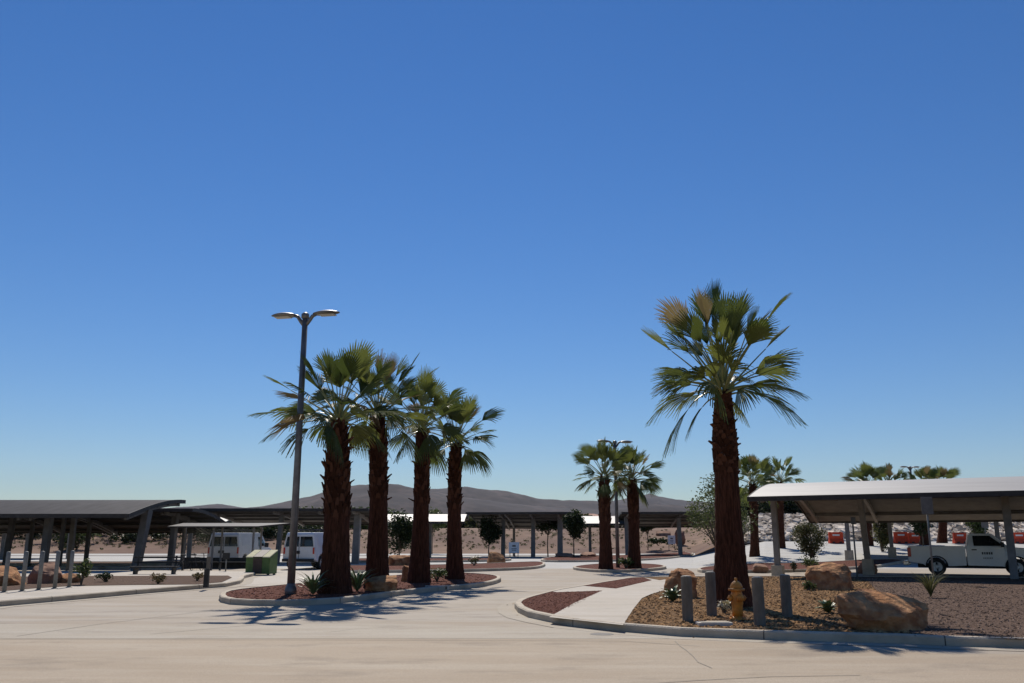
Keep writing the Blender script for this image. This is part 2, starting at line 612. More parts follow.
# right-hand corner island with footpath, red gravel, bark and pink gravel
nose = [(640, 580.5), (612, 584), (579, 590), (556, 594), (539, 598.5), (522, 603.5), (514.5, 608.5), (518, 613), (527, 617.5), (546, 621.8), (573, 626.8),
        (622, 632), (680, 636.8), (764, 640), (830, 642), (901, 644), (1024, 648.5)]
isl = [at(px, py) for px, py in nose]
front_r = isl[-1]
isl_w = [(p.x, p.y) for p in isl] + [(13, 14.2), (24, 12.6), (40, 11.5), (44, 20), (42, 30), (30, 35.5), (21.5, 37.7), (14, 38.9), (9, 39.0)]
right_in = island(None, M['mulch'], world_pts=isl_w, smooth_step=.8, pan=.45)
Z0 = .13
def bed(name, pix, m, z=None):
    z = Z0 + .008 if z is None else z
    return flat(name, pix, m, z)
walk_pix = [(549, 617), (574, 603), (600, 591.5), (635, 585), (664, 579.5), (690, 578.8), (668, 589), (651, 594), (642, 598), (634, 608), (628, 617), (623, 625)]
bed('footpath', walk_pix, M['walk'], Z0 + .014)
def to_px(p):
    d = Vector(p) - Vector((0, 0, CAM_H))
    w = d.y * CP + d.z * SP
    return CX + FPX * d.x / w, CY - FPX * (-d.y * SP + d.z * CP) / w
chain = [(to_px(p), (p.x, p.y)) for p in right_in]
rim = [(px, xy) for px, xy in chain if px[1] < 595 and 570 < px[0] < 655 or px[0] < 571]
k0 = max(range(len(rim)), key=lambda k: math.dist(rim[k][1], rim[k - 1][1]))
rim = rim[k0:] + rim[:k0]
pl = lambda lst: [tuple(at(a, b, Z0).xy) for a, b in lst]
flat('nose_paving', None, M['walk'], Z0 + .008, [xy for _, xy in rim] + pl([(581, 605), (604, 592.5), (640, 585), (660, 580.5)]))
red1w = [xy for px, xy in rim if px[0] < 559] + pl([(582, 602), (602, 591), (557, 592.5)] if rim[0][0][1] < rim[-1][0][1] else [(557, 592.5), (602, 591), (582, 602)])
flat('red_gravel_bed', None, M['redmulch'], Z0 + .012, red1w)
red2w = [xy for px, xy in rim if 581 < px[0] < 648 and px[1] < 592] + (pl([(616, 588.8), (635, 584.4), (652, 580.4)]) if rim[0][0][1] > rim[-1][0][1] else pl([(616, 588.8), (635, 584.4), (652, 580.4)])[::1])
cxy = (sum(p[0] for p in red2w) / len(red2w), sum(p[1] for p in red2w) / len(red2w))
red2w.sort(key=lambda p: math.atan2(p[1] - cxy[1], p[0] - cxy[0]))
flat('red_gravel_bed', None, M['redmulch'], Z0 + .012, red2w)
grav_pix = [(868, 581.5), (876, 590), (890, 604), (905, 622), (912, 636), (1024, 640)]
grav_w = [tuple(at(px, py, Z0).xy) for px, py in grav_pix] + [(14, 15), (24, 13.4), (38, 12.5), (42, 20), (40, 29.5), (29.5, 35), (21.5, 37.2), (14, 38.4)]
flat('gravel_bed', None, M['gravel'], Z0 + .012, grav_w)

# left footway and planting strip
walk_l = [(-300, 634), (0, 606.8), (83, 599.3), (136, 594.5), (199, 589.2), (226, 587.2), (240, 584), (244, 579), (240, 574), (60, 574), (-300, 577)]
wl = [at(px, py) for px, py in walk_l]
island(None, M['walk'], world_pts=[(p.x, p.y) for p in wl], smooth_step=1.2, soil_drop=.003, pan=.4)
strip_l = [(-300, 600), (0, 591), (35, 588), (70, 585.8), (131, 584.8), (196, 584.2), (222, 582), (232, 577.5), (228, 575.5), (60, 576), (-300, 580)]
flat('planting_strip', strip_l, M['gravel'], .158)

# palm islands
isl1 = island([(219, 600), (230, 604.5), (280, 606.3), (340, 603.5), (391, 597), (438, 591.3), (465, 589), (491, 585.3), (501, 581), (493, 577.8),
               (465, 575.8), (420, 576.5), (370, 580.5), (320, 585), (284, 588.5), (250, 592), (226, 595.5)], M['redmulch'], smooth_step=.7)
isl2 = island([(573, 569.5), (600, 572.5), (640, 572), (666, 569), (655, 566.3), (620, 565.2), (590, 566.5)], M['redmulch'], smooth_step=.7)
# far planting strips of the car park
island([(330, 573), (400, 573), (466, 572), (530, 569.5), (545, 566), (535, 563.5), (466, 566), (400, 567.5), (330, 568)], M['redmulch'], smooth_step=1)
island([(360, 562.5), (430, 562.5), (500, 561.5), (505, 559.8), (430, 560), (360, 560)], M['redmulch'], smooth_step=1.5)
island([(545, 562), (620, 561.5), (672, 558.5), (694, 554.5), (680, 553), (640, 556), (560, 558)], M['redmulch'], smooth_step=1.5)
island([(702, 573), (760, 573), (820, 571.5), (880, 567.5), (905, 562), (870, 561.5), (800, 565), (745, 566), (706, 569)], M['redmulch'], smooth_step=1)
island([(0, 566), (120, 566), (190, 565), (190, 563), (120, 563.5), (0, 563.5)], M['gravel'], smooth_step=2)
flat('manhole_cover', None, M['iron'], .008, [(at(602, 634.5).x + .22 * math.cos(a * .5236), at(602, 634.5).y + .22 * math.sin(a * .5236)) for a in range(12)])

# loose chips and stones over the near beds (nobody could count them)
def scatter(name, label, poly, m, n, smin, smax, z, seed, keepout=None, ymax=40):
    rnd = random.Random(seed)
    xs, ys = [p[0] for p in poly], [p[1] for p in poly]
    x0, x1, y0, y1 = min(xs), min(max(xs), 17), min(ys), min(max(ys), ymax)
    mb = MB()
    k = 0
    tries = 0
    while k < n and tries < n * 12:
        tries += 1
        x, y = rnd.uniform(x0, x1), y0 + (y1 - y0) * rnd.random() ** 1.5
        if abs(x) > .66 * y or not inside((x, y), poly) or (keepout and any(inside((x, y), q) for q in keepout)):
            continue
        k += 1
        s = rnd.uniform(smin, smax)
        a, b = rnd.uniform(0, 6.3), rnd.uniform(.35, .8)
        h = s * rnd.uniform(.25, .6)
        c, d = math.cos(a) * s, math.sin(a) * s
        i = len(mb.v)
        tx, ty = rnd.uniform(-.3, .3) * s, rnd.uniform(-.3, .3) * s
        mb.v += [(x + c, y + d, z), (x - d * b, y + c * b, z + rnd.uniform(0, .3) * h), (x - c, y - d, z), (x + d * b, y - c * b, z + rnd.uniform(0, .3) * h), (x + tx, y + ty, z + h)]
        mb.f += [(i, i + 1, i + 4), (i + 1, i + 2, i + 4), (i + 2, i + 3, i + 4), (i + 3, i, i + 4)]
    o = mb.build(name, m)
    return tag(o, label, 'ground cover', None, 'stuff')

ri = [(p.x, p.y) for p in right_in]
wk = [tuple(at(px, py, Z0).xy) for px, py in walk_pix]
nose_zone = [tuple(at(px, py, Z0).xy) for px, py in [(500, 640), (622, 627), (640, 600), (665, 588), (700, 578), (600, 574), (480, 600)]]
scatter('bark_mulch', 'loose tan bark chips around the tall palm and hydrant', ri, M['chip'], 17000, .025, .075, Z0 - .005, 1, [wk, grav_w, nose_zone], 38)
scatter('pink_gravel', 'loose pinkish gravel behind the big boulder on the corner island', grav_w, M['pebble'], 15000, .02, .055, Z0 + .006, 2, None, 38)
scatter('red_gravel', 'dark red gravel in the narrow bed behind the nose of the corner island', red2w, M['redchip'], 1500, .02, .045, Z0 + .004, 8, None, 40)
scatter('red_gravel', 'dark red gravel in the rounded nose of the corner island', red1w, M['redchip'], 3500, .02, .045, Z0 + .004, 3, None, 40)
scatter('island_gravel', 'dark red gravel on the island of four palms', [(p.x, p.y) for p in isl1], M['redchip'], 4500, .025, .06, .125, 4, None, 45)

ring_w = densify([Vector((x, y, 0)) for x, y in isl_w], .8)
spill = [(p.x, p.y) for p in offset(ring_w, -.28)]
scatter('spilled_chips', 'a few bark chips and stones spilled over the kerb onto the road', spill, M['chip'], 110, .012, .035, .008, 6, [[(p.x, p.y) for p in ring_w]], 36)

# ------------------------------------------------------------------ SETTING: hills
def hill(name, sky_pts, Y, depth, seed, base=-20, rough=1.0):
    """a ridge whose skyline passes through the given sight lines, with a real foot in front and behind"""
    crest = [atY(px, py, Y) for px, py in sky_pts]
    x0, x1 = crest[0].x, crest[-1].x
    nx, ny = 220, 44
    cp = [(p.x, p.z) for p in crest]
    mb = MB()
    for j in range(ny + 1):
        v = -1 + 2 * j / ny
        for i in range(nx + 1):
            x = x0 + (x1 - x0) * i / nx
            H = ramp(cp, x)
            prof = math.cos(v * math.pi / 2) ** 1.3
            q = Vector((x / depth * 2.2, v * 2.2, seed))
            n = noise.fractal(q, 1.0, 2.0, 5)
            rid = 1 - abs(noise.noise(q * 2.1)) * 1.2
            z = base + (H - base) * prof * (1 + .0 * rid)
            z += (H - base) * (1 - abs(v)) ** .2 * .12 * n * rough * min(1, abs(v) * 3)
            z += (H - base) * .02 * noise.noise(q * 9) * rough
            mb.v.append((x, Y + v * depth, z))
    for j in range(ny):
        for i in range(nx):
            a = j * (nx + 1) + i
            mb.f.append((a, a + 1, a + nx + 2, a + nx + 1))
    return structure(mb.build(name, M['hill'], smooth=True))

hill('far_hill', [(560, 512), (590, 506), (612, 501.5), (628, 498), (640, 495.5), (648, 494.3), (655, 496.5), (664, 498), (678, 500.5), (691, 501), (720, 503), (760, 506), (900, 511), (1100, 514)], 5200, 1100, 5)
hill('hill', [(395, 508), (410, 496), (428, 490), (450, 489.6), (467, 489), (480, 490.5), (493, 492.4), (508, 493), (524, 495.4), (535, 498.5), (560, 500.4), (598, 501.8), (620, 503), (650, 508), (700, 512), (760, 516)], 3300, 900, 2)
hill('hill', [(180, 514), (215, 509.5), (250, 507.8), (270, 506.2), (300, 500.5), (315, 497.5), (330, 492.5), (345, 488), (360, 486), (375, 484.8), (387, 484), (398, 485), (413, 488.5), (430, 492), (460, 498), (500, 503), (560, 508), (620, 512), (700, 516)], 2400, 700, 9)
hill('near_hill', [(600, 513), (625, 508), (645, 505.5), (665, 505), (690, 507), (730, 510), (800, 515)], 1900, 400, 4)
hill('low_hill', [(-200, 512), (-60, 509), (20, 509), (120, 510), (170, 508.5), (190, 507), (205, 505.5), (222, 504.2), (232, 506), (250, 509), (280, 511.5), (330, 515)], 4200, 800, 7)

# rock-faced bank on the right
def rock_bank(n, seed):
    rnd = random.Random(seed)
    mb = MB()
    for _ in range(n):
        Y = rnd.uniform(96.2, 104)
        X = Y * rnd.uniform(.255, .78)
        z = G(X, Y)
        s = rnd.uniform(.16, .48) * (1.0 if rnd.random() < .85 else 1.5)
        i = len(mb.v)
        a0 = rnd.uniform(0, 6.28)
        for k in range(5):
            a = a0 + k * 1.2566 + rnd.uniform(-.3, .3)
            r = s * rnd.uniform(.7, 1.15)
            mb.v.append((X + r * math.cos(a), Y + r * math.sin(a), z - .1))
        for k in range(5):
            a = a0 + k * 1.2566 + rnd.uniform(-.3, .3)
            r = s * rnd.uniform(.45, 1.0)
            mb.v.append((X + r * math.cos(a), Y + r * math.sin(a), z + s * (.5 + .35 * math.sin(a) + rnd.uniform(-.15, .25))))
        for k in range(5):
            k2 = (k + 1) % 5
            mb.f.append((i + k, i + k2, i + 5 + k2, i + 5 + k))
        mb.f.append(tuple(i + 5 + k for k in range(5)))
    return tag(mb.build('riprap', M['riprap']), 'pale broken rock facing the bank beyond the car park', 'rock facing', None, 'stuff')
rock_bank(6500, 11)

# ------------------------------------------------------------------ BUILDERS: trees and plants
def leaf_quads(mb, rnd, centre, rad, n, size, flat_=.5):
    for _ in range(n):
        d = Vector((rnd.gauss(0, 1), rnd.gauss(0, 1), rnd.gauss(0, 1)))
        d = d.normalized() * (rnd.random() ** .45)
        p = Vector((centre[0] + d.x * rad[0], centre[1] + d.y * rad[1], centre[2] + d.z * rad[2]))
        u = Vector((rnd.gauss(0, 1), rnd.gauss(0, 1), rnd.gauss(0, flat_))).normalized()
        w = u.cross(Vector((rnd.gauss(0, 1), rnd.gauss(0, 1), rnd.gauss(0, 1)))).normalized()
        s = size * rnd.uniform(.6, 1.3)
        mb.poly([p - u * s, p + w * s * .45, p + u * s, p - w * s * .45])

def make_tree(name, label, cat, loc, height, trunk_h, rad, mleaf, seed, n_clump=22, per=90, leaf=.12, group=None, trunk_r=.07, airy=1.0, stems=1):
    rnd = random.Random(seed)
    root = thing(name, label, cat, loc, 0, group)
    cz = (height + trunk_h) / 2
    rz = (height - trunk_h) / 2
    tb = MB()
    cl = []
    for k in range(n_clump):
        d = Vector((rnd.gauss(0, 1), rnd.gauss(0, 1), rnd.gauss(0, 1))).normalized() * rnd.uniform(.35, .92)
        cl.append(Vector((d.x * rad, d.y * rad, cz + d.z * rz)))
    for s_ in range(stems):
        ox, oy = (rnd.uniform(-.15, .15), rnd.uniform(-.1, .1)) if stems > 1 else (0, 0)
        top = Vector((rnd.uniform(-.15, .15) * rad + ox * 3, rnd.uniform(-.15, .15) * rad, cz))
        tb.tube([(ox, oy, -.05), (ox * 1.5 + rnd.uniform(-.05, .05), oy, trunk_h * .5), (ox * 2, oy * 2, trunk_h), top], [trunk_r, trunk_r * .8, trunk_r * .65, trunk_r * .25], 8)
        for c in cl[s_::stems * 2]:
            tb.tube([(ox * 2, oy * 2, trunk_h * .95), (Vector((ox * 2, oy * 2, trunk_h)) + c) / 2 + Vector((0, 0, .1)), c], [trunk_r * .5, trunk_r * .3, trunk_r * .1], 5)
    tb.build('trunk', M['bark'], root, True)
    cb = MB()
    for c in cl:
        rr = rnd.uniform(.3, .55) * airy
        leaf_quads(cb, rnd, c, (rad * rr, rad * rr, rz * rr), int(per * rnd.uniform(.6, 1.3)), leaf)
    cb.build('crown', mleaf, root)
    return root

def make_shrub(name, label, loc, r, h, mleaf, seed, n=220, leaf=.05, group=None, cat='shrub'):
    rnd = random.Random(seed)
    root = thing(name, label, cat, loc, 0, group)
    sb = MB()
    fb = MB()
    for k in range(9):
        a = rnd.uniform(0, 6.28)
        e = rnd.uniform(.1, .9)
        tip = Vector((math.cos(a) * r * e, math.sin(a) * r * e, h * rnd.uniform(.55, .95)))
        sb.tube([(0, 0, -.03), tip * .5 + Vector((0, 0, .1 * h)), tip], [.02, .013, .005], 5)
        leaf_quads(fb, rnd, tip * .8, (r * .45, r * .45, h * .32), n // 9, leaf)
    sb.build('stem', M['bark'], root)
    fb.build('foliage', mleaf, root)
    return root

def make_agave(name, label, loc, r, n, m, seed, cat='plant', up=.5, w=.09):
    rnd = random.Random(seed)
    root = thing(name, label, cat, loc, 0)
    mb = MB()
    for k in range(n):
        a = k * 2.39996 + rnd.uniform(-.2, .2)
        e = up + (1.35 - up) * (k / n) + rnd.uniform(-.1, .1)
        L = r * rnd.uniform(.8, 1.15)
        o = Vector((math.cos(a), math.sin(a), 0))
        s = Vector((-math.sin(a), math.cos(a), 0))
        pts = []
        for j in range(5):
            t = j / 4
            ee = e - .35 * t * t
            p = o * (L * t * math.cos(ee)) + Vector((0, 0, .02 + L * t * math.sin(ee)))
            ww = w * (.7 + .6 * t) * (1 - t) ** .6 + .002
            pts.append((p - s * ww + Vector((0, 0, ww * .35)), p, p + s * ww + Vector((0, 0, ww * .35))))
        for j in range(4):
            mb.poly([pts[j][0], pts[j][1], pts[j + 1][1], pts[j + 1][0]])
            mb.poly([pts[j][1], pts[j][2], pts[j + 1][2], pts[j + 1][1]])
    mb.build('leaves', m, root)
    return root

def fan_leaf(mb, sb, rnd, base, az, el, L, Rb, spread, droop, nseg, bend, cut=.0, tw=0.0):
    """one fan-palm leaf: a bending stalk, then a pleated fan of segments joined near the hub with free hanging tips"""
    h = Vector((math.cos(az), math.sin(az), 0))
    S = Vector((-math.sin(az), math.cos(az), 0))
    up = Vector((0, 0, 1))
    p = Vector(base)
    pts = [p.copy()]
    e = el
    for j in range(5):
        e -= bend / 5
        p = p + (h * math.cos(e) + up * math.sin(e)) * (L / 5)
        pts.append(p.copy())
    sb.tube(pts, [.032, .026, .022, .019, .016, .013], 5, False)
    T = (h * math.cos(e) + up * math.sin(e))
    Nn = S.cross(T) * -1
    if Nn.z < 0:
        Nn = -Nn
    S = (S * math.cos(tw) + Nn * math.sin(tw))
    Nn = T.cross(S)
    if Nn.z < 0:
        Nn = -Nn
    dphi = 2 * spread / nseg
    fold = rnd.uniform(.15, .5)
    for k in range(nseg):
        ph = -spread + dphi * (k + .5)
        r = Rb * (1 - .28 * (abs(ph) / max(spread, .01)) ** 2) * rnd.uniform(.92, 1.05) * (1 - cut * rnd.random())
        rows = []
        for t, wf in ((0, 1.0), (.34, 1.0), (.68, 1.0), (.86, .6), (1.0, .12 if cut < .05 else .6)):
            rr = r * t
            half = math.tan(dphi / 2) * rr * wf if t <= .68 else math.tan(dphi / 2) * r * .68 * wf
            half = max(half, .004)
            d = T * math.cos(ph) + S * math.sin(ph)
            w = -T * math.sin(ph) + S * math.cos(ph)
            q = p + d * rr
            q += Nn * (fold * rr * abs(math.sin(ph)) * .55)
            g = droop * Rb * (t ** 2.4) * (.45 + .55 * abs(math.sin(ph))) + (droop * .35 * Rb * max(0, t - .66) * rnd.uniform(.3, 1.6))
            q = q - up * g
            zz = half * .55
            rows.append((q - w * half + Nn * zz, q - Nn * zz * .2, q + w * half + Nn * zz))
        for a, b in zip(rows, rows[1:]):
            i = len(mb.v)
            mb.v += [tuple(x) for x in a] + [tuple(x) for x in b]
            mb.f += [(i, i + 1, i + 4, i + 3), (i + 1, i + 2, i + 5, i + 4)]

def weld(o, d=.0005):
    bm = bmesh.new()
    bm.from_mesh(o.data)
    bmesh.ops.remove_doubles(bm, verts=bm.verts, dist=d)
    bm.to_mesh(o.data)
    bm.free()

def make_palm(label, loc, neck, prof, seed, crown=1.0, n_leaf=34, nseg=22, group='fan palms in the planting islands', boots=(.35, 1.0), boot_n=120,
              spread=(.55, 1.05), low=-.35, dry=3, pale=1.0, lean=0.0, special=None, jag=1.0, tall=.45):
    """neck: top of trunk relative to base; prof: (t, radius) along the trunk"""
    rnd = random.Random(seed)
    root = thing('palm_tree', label, 'palm tree', loc, 0, group)
    neck = Vector(neck)
    H = neck.z
    axis = lambda t: Vector((neck.x * t + .05 * math.sin(t * 3 + seed), neck.y * t, H * t)) if 0 < t else Vector((.05 * math.sin(seed), 0, 0))
    tb = MB()
    rows, n = 64, 24
    for j in range(rows + 1):
        t = j / rows
        c = axis(t)
        c.z = H * t - (.12 if j == 0 else 0)
        rr = ramp(prof, t)
        for k in range(n):
            a = 2 * math.pi * k / n
            q = noise.noise(Vector((math.cos(a) * 2.5 + seed, math.sin(a) * 2.5, t * 7)))
            ring = .012 * math.sin(t * H * 24 + 2 * q)
            r = rr * (1 + .06 * q) + ring * .5
            tb.v.append((c.x + r * math.cos(a), c.y + r * math.sin(a), c.z))
    for j in range(rows):
        for k in range(n):
            k2 = (k + 1) % n
            tb.f.append((j * n + k, j * n + k2, (j + 1) * n + k2, (j + 1) * n + k))
    tb.f.append(tuple(rows * n + k for k in range(n)))
    tb.build('trunk', M['trunk'], root, True)
    bb = MB()
    for k in range(boot_n):
        t = boots[0] + (boots[1] - boots[0]) * k / boot_n
        a = k * 2.39996
        c = axis(t)
        r = ramp(prof, t) * .93
        o = Vector((math.cos(a), math.sin(a), 0))
        s = Vector((-math.sin(a), math.cos(a), 0))
        L = rnd.uniform(.14, .27) * jag
        tilt = rnd.uniform(.12, .4) if rnd.random() < .88 else rnd.uniform(.7, 1.2)
        d = o * math.sin(tilt) + Vector((0, 0, math.cos(tilt)))
        b = c + o * r
        w = rnd.uniform(.06, .1)
        nn = d.cross(s)
        bb.prism([b - s * w - nn * .03, b + s * w - nn * .03, b + s * w + nn * .03, b - s * w + nn * .03],
                 [b + d * L - s * w * .45 - nn * .012, b + d * L + s * w * .45 - nn * .012, b + d * L + s * w * .45 + nn * .012, b + d * L - s * w * .45 + nn * .012])
    bb.build('leaf_bases', M['boot'], root)
    cb, db, sb = MB(), MB(), MB()
    top = axis(1.0)
    rtop = prof[-1][1]
    for k in range(n_leaf):
        f = k / (n_leaf - 1)                       # 0 centre/upright .. 1 outer/low
        az = k * 2.39996 + rnd.uniform(-.25, .25)
        el = 1.5 - (1.5 - low) * f ** .85 + rnd.uniform(-.26, .26)
        Lp = crown * (rnd.uniform(.5, 1.1) + tall * math.exp(-((f - .36) / .3) ** 2) * rnd.uniform(.25, 1))
        Rb = crown * rnd.uniform(.9, 1.25)
        b = top + Vector((math.cos(az), math.sin(az), 0)) * rtop * (.25 + .65 * f) + Vector((0, 0, .25 * (1 - f) - .15 * f))
        bend = .05 + .6 * f ** 2 + rnd.uniform(-.1, .2)
        sp = rnd.uniform(*spread)
        dry_leaf = rnd.random() < dry / n_leaf
        fan_leaf(db if dry_leaf else cb, sb, rnd, b, az, el, Lp, Rb, sp, (.05 + .4 * f ** 2 + rnd.uniform(0, .15)), nseg, bend, cut=.0 if rnd.random() < .75 else .3, tw=rnd.uniform(-1.1, 1.1))
    for az, el, Lp, Rb, sp, dr, bend in (special or []):
        b = top + Vector((math.cos(az), math.sin(az), 0)) * rtop * .7
        fan_leaf(cb, sb, rnd, b, az, el, Lp, Rb, sp, dr, nseg, bend, cut=.1)
    o = cb.build('crown', M['frond'], root)
    weld(o)
    if db.v:
        weld(db.build('dry_fronds', M['frond_dry'], root))
    sb.build('leaf_stalks', M['stalk'], root)
    return root

def palm_at(label, bx, by, nx, ny, half_px, seed, Y=None, **kw):
    """base and neck sight lines; half_px: half trunk widths in photo pixels at given t"""
    slim = kw.pop('slim', .92)
    b = ground(bx, by) if Y is None else None
    if b is None:
        q = atY(bx, by, Y)
        b = Vector((q.x, Y, G(q.x, Y)))
    if kw.pop('raised', False):
        b = at(bx, by, .13)
    nk = atY(nx, ny, b.y)
    px2m = (b.y * CP) / FPX
    prof = [(t, w * px2m * slim) for t, w in half_px]
    return make_palm(label, b, (nk.x - b.x, 0, nk.z - b.z), prof, seed, **kw)

# ------------------------------------------------------------------ THINGS: palms
palm_at('tallest fan palm with thick red-brown trunk, behind the orange hydrant', 730, 606, 725, 390,
        [(0, 24), (.03, 22), (.1, 19.5), (.2, 17), (.35, 14.5), (.55, 13.2), (.66, 12.8), (.76, 13), (.84, 11), (.92, 8.6), (1, 7)], 8, raised=True,
        crown=.95, n_leaf=50, nseg=22, boots=(.6, .97), boot_n=190, spread=(.42, .8), low=.36, dry=2, jag=.6, tall=1.25,
        special=[(3.25, .75, 1.5, 1.0, .42, .02, .1), (.25, .8, 1.6, 1.0, .4, .02, .05), (2.75, 1.05, 1.7, .95, .42, .02, .0), (.5, 1.1, 1.8, .9, .35, .02, .0),
                 (3.4, -.05, 1.0, 1.1, .34, .7, .8), (3.0, .2, .95, 1.05, .4, .55, .6), (.1, .2, 1.0, 1.1, .45, .5, .6), (-.3, .35, 1.0, 1.0, .45, .4, .5), (3.6, .4, 1.1, 1.0, .4, .45, .5)])
palm_at('leftmost and thickest palm of the four, right behind the twin lamp post', 333, 593, 340, 420,
        [(0, 19), (.03, 18), (.12, 16), (.3, 14), (.5, 13.6), (.66, 13.4), (.8, 11.6), (.92, 8.8), (1, 6.8)], 14, raised=True, crown=1.0, n_leaf=40, nseg=20, boots=(.42, .97), boot_n=170, low=.12, jag=1.25, spread=(.5, .95), tall=.5, special=[(3.1, .32, 1.75, 1.0, .42, .25, .3), (3.35, .7, 1.6, 1.0, .42, .1, .2), (3.5, .05, 1.3, 1.0, .4, .4, .4)])
palm_at('second palm of the four, between boulder and thickest palm, with an upright dry frond', 377, 588, 377, 415,
        [(0, 14.5), (.05, 13.5), (.15, 12), (.4, 10.2), (.7, 9.2), (.85, 9.2), (.94, 7.4), (1, 5.8)], 25, raised=True, crown=.96, n_leaf=36, nseg=20, boots=(.5, .97), boot_n=130, low=.15, dry=7, spread=(.45, .9), tall=.6, special=[(.3, 1.05, 1.7, .95, .3, .0, .0), (.15, .8, 1.7, .95, .3, .05, .1)])
palm_at('third palm of the four, straight trunk standing against the dark hill', 420, 582.5, 421, 428,
        [(0, 13), (.06, 12), (.2, 10), (.4, 8.6), (.7, 7.8), (.85, 7.4), (.95, 6), (1, 5)], 37, raised=True, crown=.98, n_leaf=34, nseg=20, boots=(.5, .97), boot_n=120, low=.05, spread=(.5, 1.0))
palm_at('rightmost and slimmest palm of the four, at the pointed island end', 455, 579, 456, 443,
        [(0, 11), (.06, 10), (.2, 8.4), (.45, 7.4), (.7, 6.6), (.85, 6.6), (.95, 5.4), (1, 4.6)], 41, raised=True, crown=.98, n_leaf=32, nseg=20, boots=(.5, .97), boot_n=120, low=.05, spread=(.5, 1.0))
palm_at('left palm of the pair on the small oval island', 605, 569, 605, 477,
        [(0, 8.4), (.08, 7.6), (.25, 6.6), (.6, 6), (.85, 6.2), (.95, 5), (1, 4)], 52, raised=True, crown=.88, n_leaf=40, nseg=16, boots=(.5, 1), boot_n=90, low=.0)
palm_at('right palm of the pair, beside the slim lamp post', 634, 568, 632, 480,
        [(0, 8.4), (.08, 7.4), (.25, 6.2), (.6, 5.6), (.8, 6.4), (.93, 5), (1, 4)], 63, raised=True, crown=.85, n_leaf=40, nseg=16, boots=(.5, 1), boot_n=90, low=.05)
far_palms = [
    (754, 553, 753, 484, 66, 'palm just right of the tall palm trunk, behind the rounded carport corner'),
    (780, 551, 780, 482, 74, 'palm half hidden behind the leftmost post of the white carport'),
    (868, 544, 868, 487, 77, 'palm beyond the white carport, left of the far lamp head'),
    (887, 543.5, 890, 488, 81, 'palm beyond the white carport between two red barriers'),
    (925, 541.5, 926, 490, 78, 'palm beyond the white carport, just right of the far lamp head'),
    (942, 540.5, 943, 489, 82, 'palm beyond the white carport, above the pickup bed, rightmost of its row'),
]
for i, (bx, by, nx, ny, Y, lab) in enumerate(far_palms):
    palm_at(lab, bx, by, nx, ny, [(0, 5.8), (.1, 5), (.3, 4.4), (.6, 4.2), (.85, 4.4), (1, 3)], 70 + i, Y=Y, crown=1.0, n_leaf=36, nseg=13, boots=(.5, 1), boot_n=60, low=.05)

# ------------------------------------------------------------------ THINGS: other trees
def gz(p):
    return Vector((p.x, p.y, G(p.x, p.y)))
g = ground(712, 556)
make_tree('palo_verde_tree', 'loose pale green desert tree showing left of the tall palm trunk', 'tree', (14.2, 62, G(14.2, 62)), 6.0, 1.0, 2.6, M['leaf_pale'], 5, 38, 110, .10, trunk_r=.12, airy=.7, stems=3)
street = 'small round street trees in the car park'
make_tree('street_tree', 'round dark street tree between second and third of the four palms', 'tree', at(399, 566), 3.4, .95, 1.05, M['leaf_dark'], 11, 40, 130, .10, street)
make_tree('street_tree', 'narrow dark street tree with a boulder at its foot, right of the four palms', 'tree', at(489, 557.5), 4.3, 1.2, 1.15, M['leaf_dark'], 12, 36, 130, .12, street)
make_tree('street_tree', 'narrow dark street tree left of the pair of palms', 'tree', at(574, 558.5), 4.4, 1.7, .95, M['leaf_dark'], 13, 36, 130, .12, street)
make_tree('street_tree', 'round dark street tree on a thin trunk right of the pair of palms', 'tree', at(648, 553), 4.6, 2.5, 1.25, M['leaf_dark'], 14, 24, 110, .15, street)
make_tree('street_tree', 'small street tree under the centre carport roof, right of the white sign', 'tree', at(548, 556.5), 4.0, 2.2, 1.3, M['leaf_dark'], 15, 20, 90, .14, street)
make_tree('street_tree', 'light green street tree seen between third and fourth of the four palms', 'tree', at(432, 554), 5.2, 2.6, 1.8, M['leaf_mid'], 16, 22, 90, .16, street)
make_tree('bushy_tree', 'bushy multi-stem tree under the left end of the white carport', 'tree', at(812, 567), 2.75, .55, 1.05, M['leaf_olive'], 17, 36, 120, .075, trunk_r=.045, stems=4)
make_tree('street_tree', 'small dark tree beside the red barriers beyond the pickup bed', 'tree', gz(Vector((34.6, 76, 0))), 3.1, 1.0, .9, M['leaf_dark'], 18, 20, 90, .12, street)
make_tree('bushy_tree', 'yellow green shrubby tree behind the pickup cab', 'tree', gz(Vector((39.6, 76.5, 0))), 3.3, .4, 1.05, M['leaf_mid'], 19, 22, 90, .12, stems=3)
make_tree('bushy_tree', 'dark bushy tree behind the bare slanted carport post', 'tree', gz(Vector((28.8, 70, 0))), 3.4, .3, .8, M['leaf_olive'], 20, 22, 90, .12, stems=3)
make_tree('bushy_tree', 'green bushy tree at the left lot edge, under the dark carport', 'tree', (-57, 118, 0), 4.6, .6, 2.6, M['leaf_mid'], 21, 30, 90, .2, stems=2)

def treeline(name, label, items, m, seed, leaf=.3):
    rnd = random.Random(seed)
    mb = MB()
    for X, Y, w, h in items:
        z = G(X, Y)
        for k in range(int(8 + w * 1.5)):
            c = (X + rnd.uniform(-w, w), Y + rnd.uniform(-3, 3), z + h * rnd.uniform(.15, .8))
            leaf_quads(mb, rnd, c, (h * .38, h * .35, h * .28), 110, leaf)
    return tag(mb.build(name, m), label, 'trees', None, 'stuff')

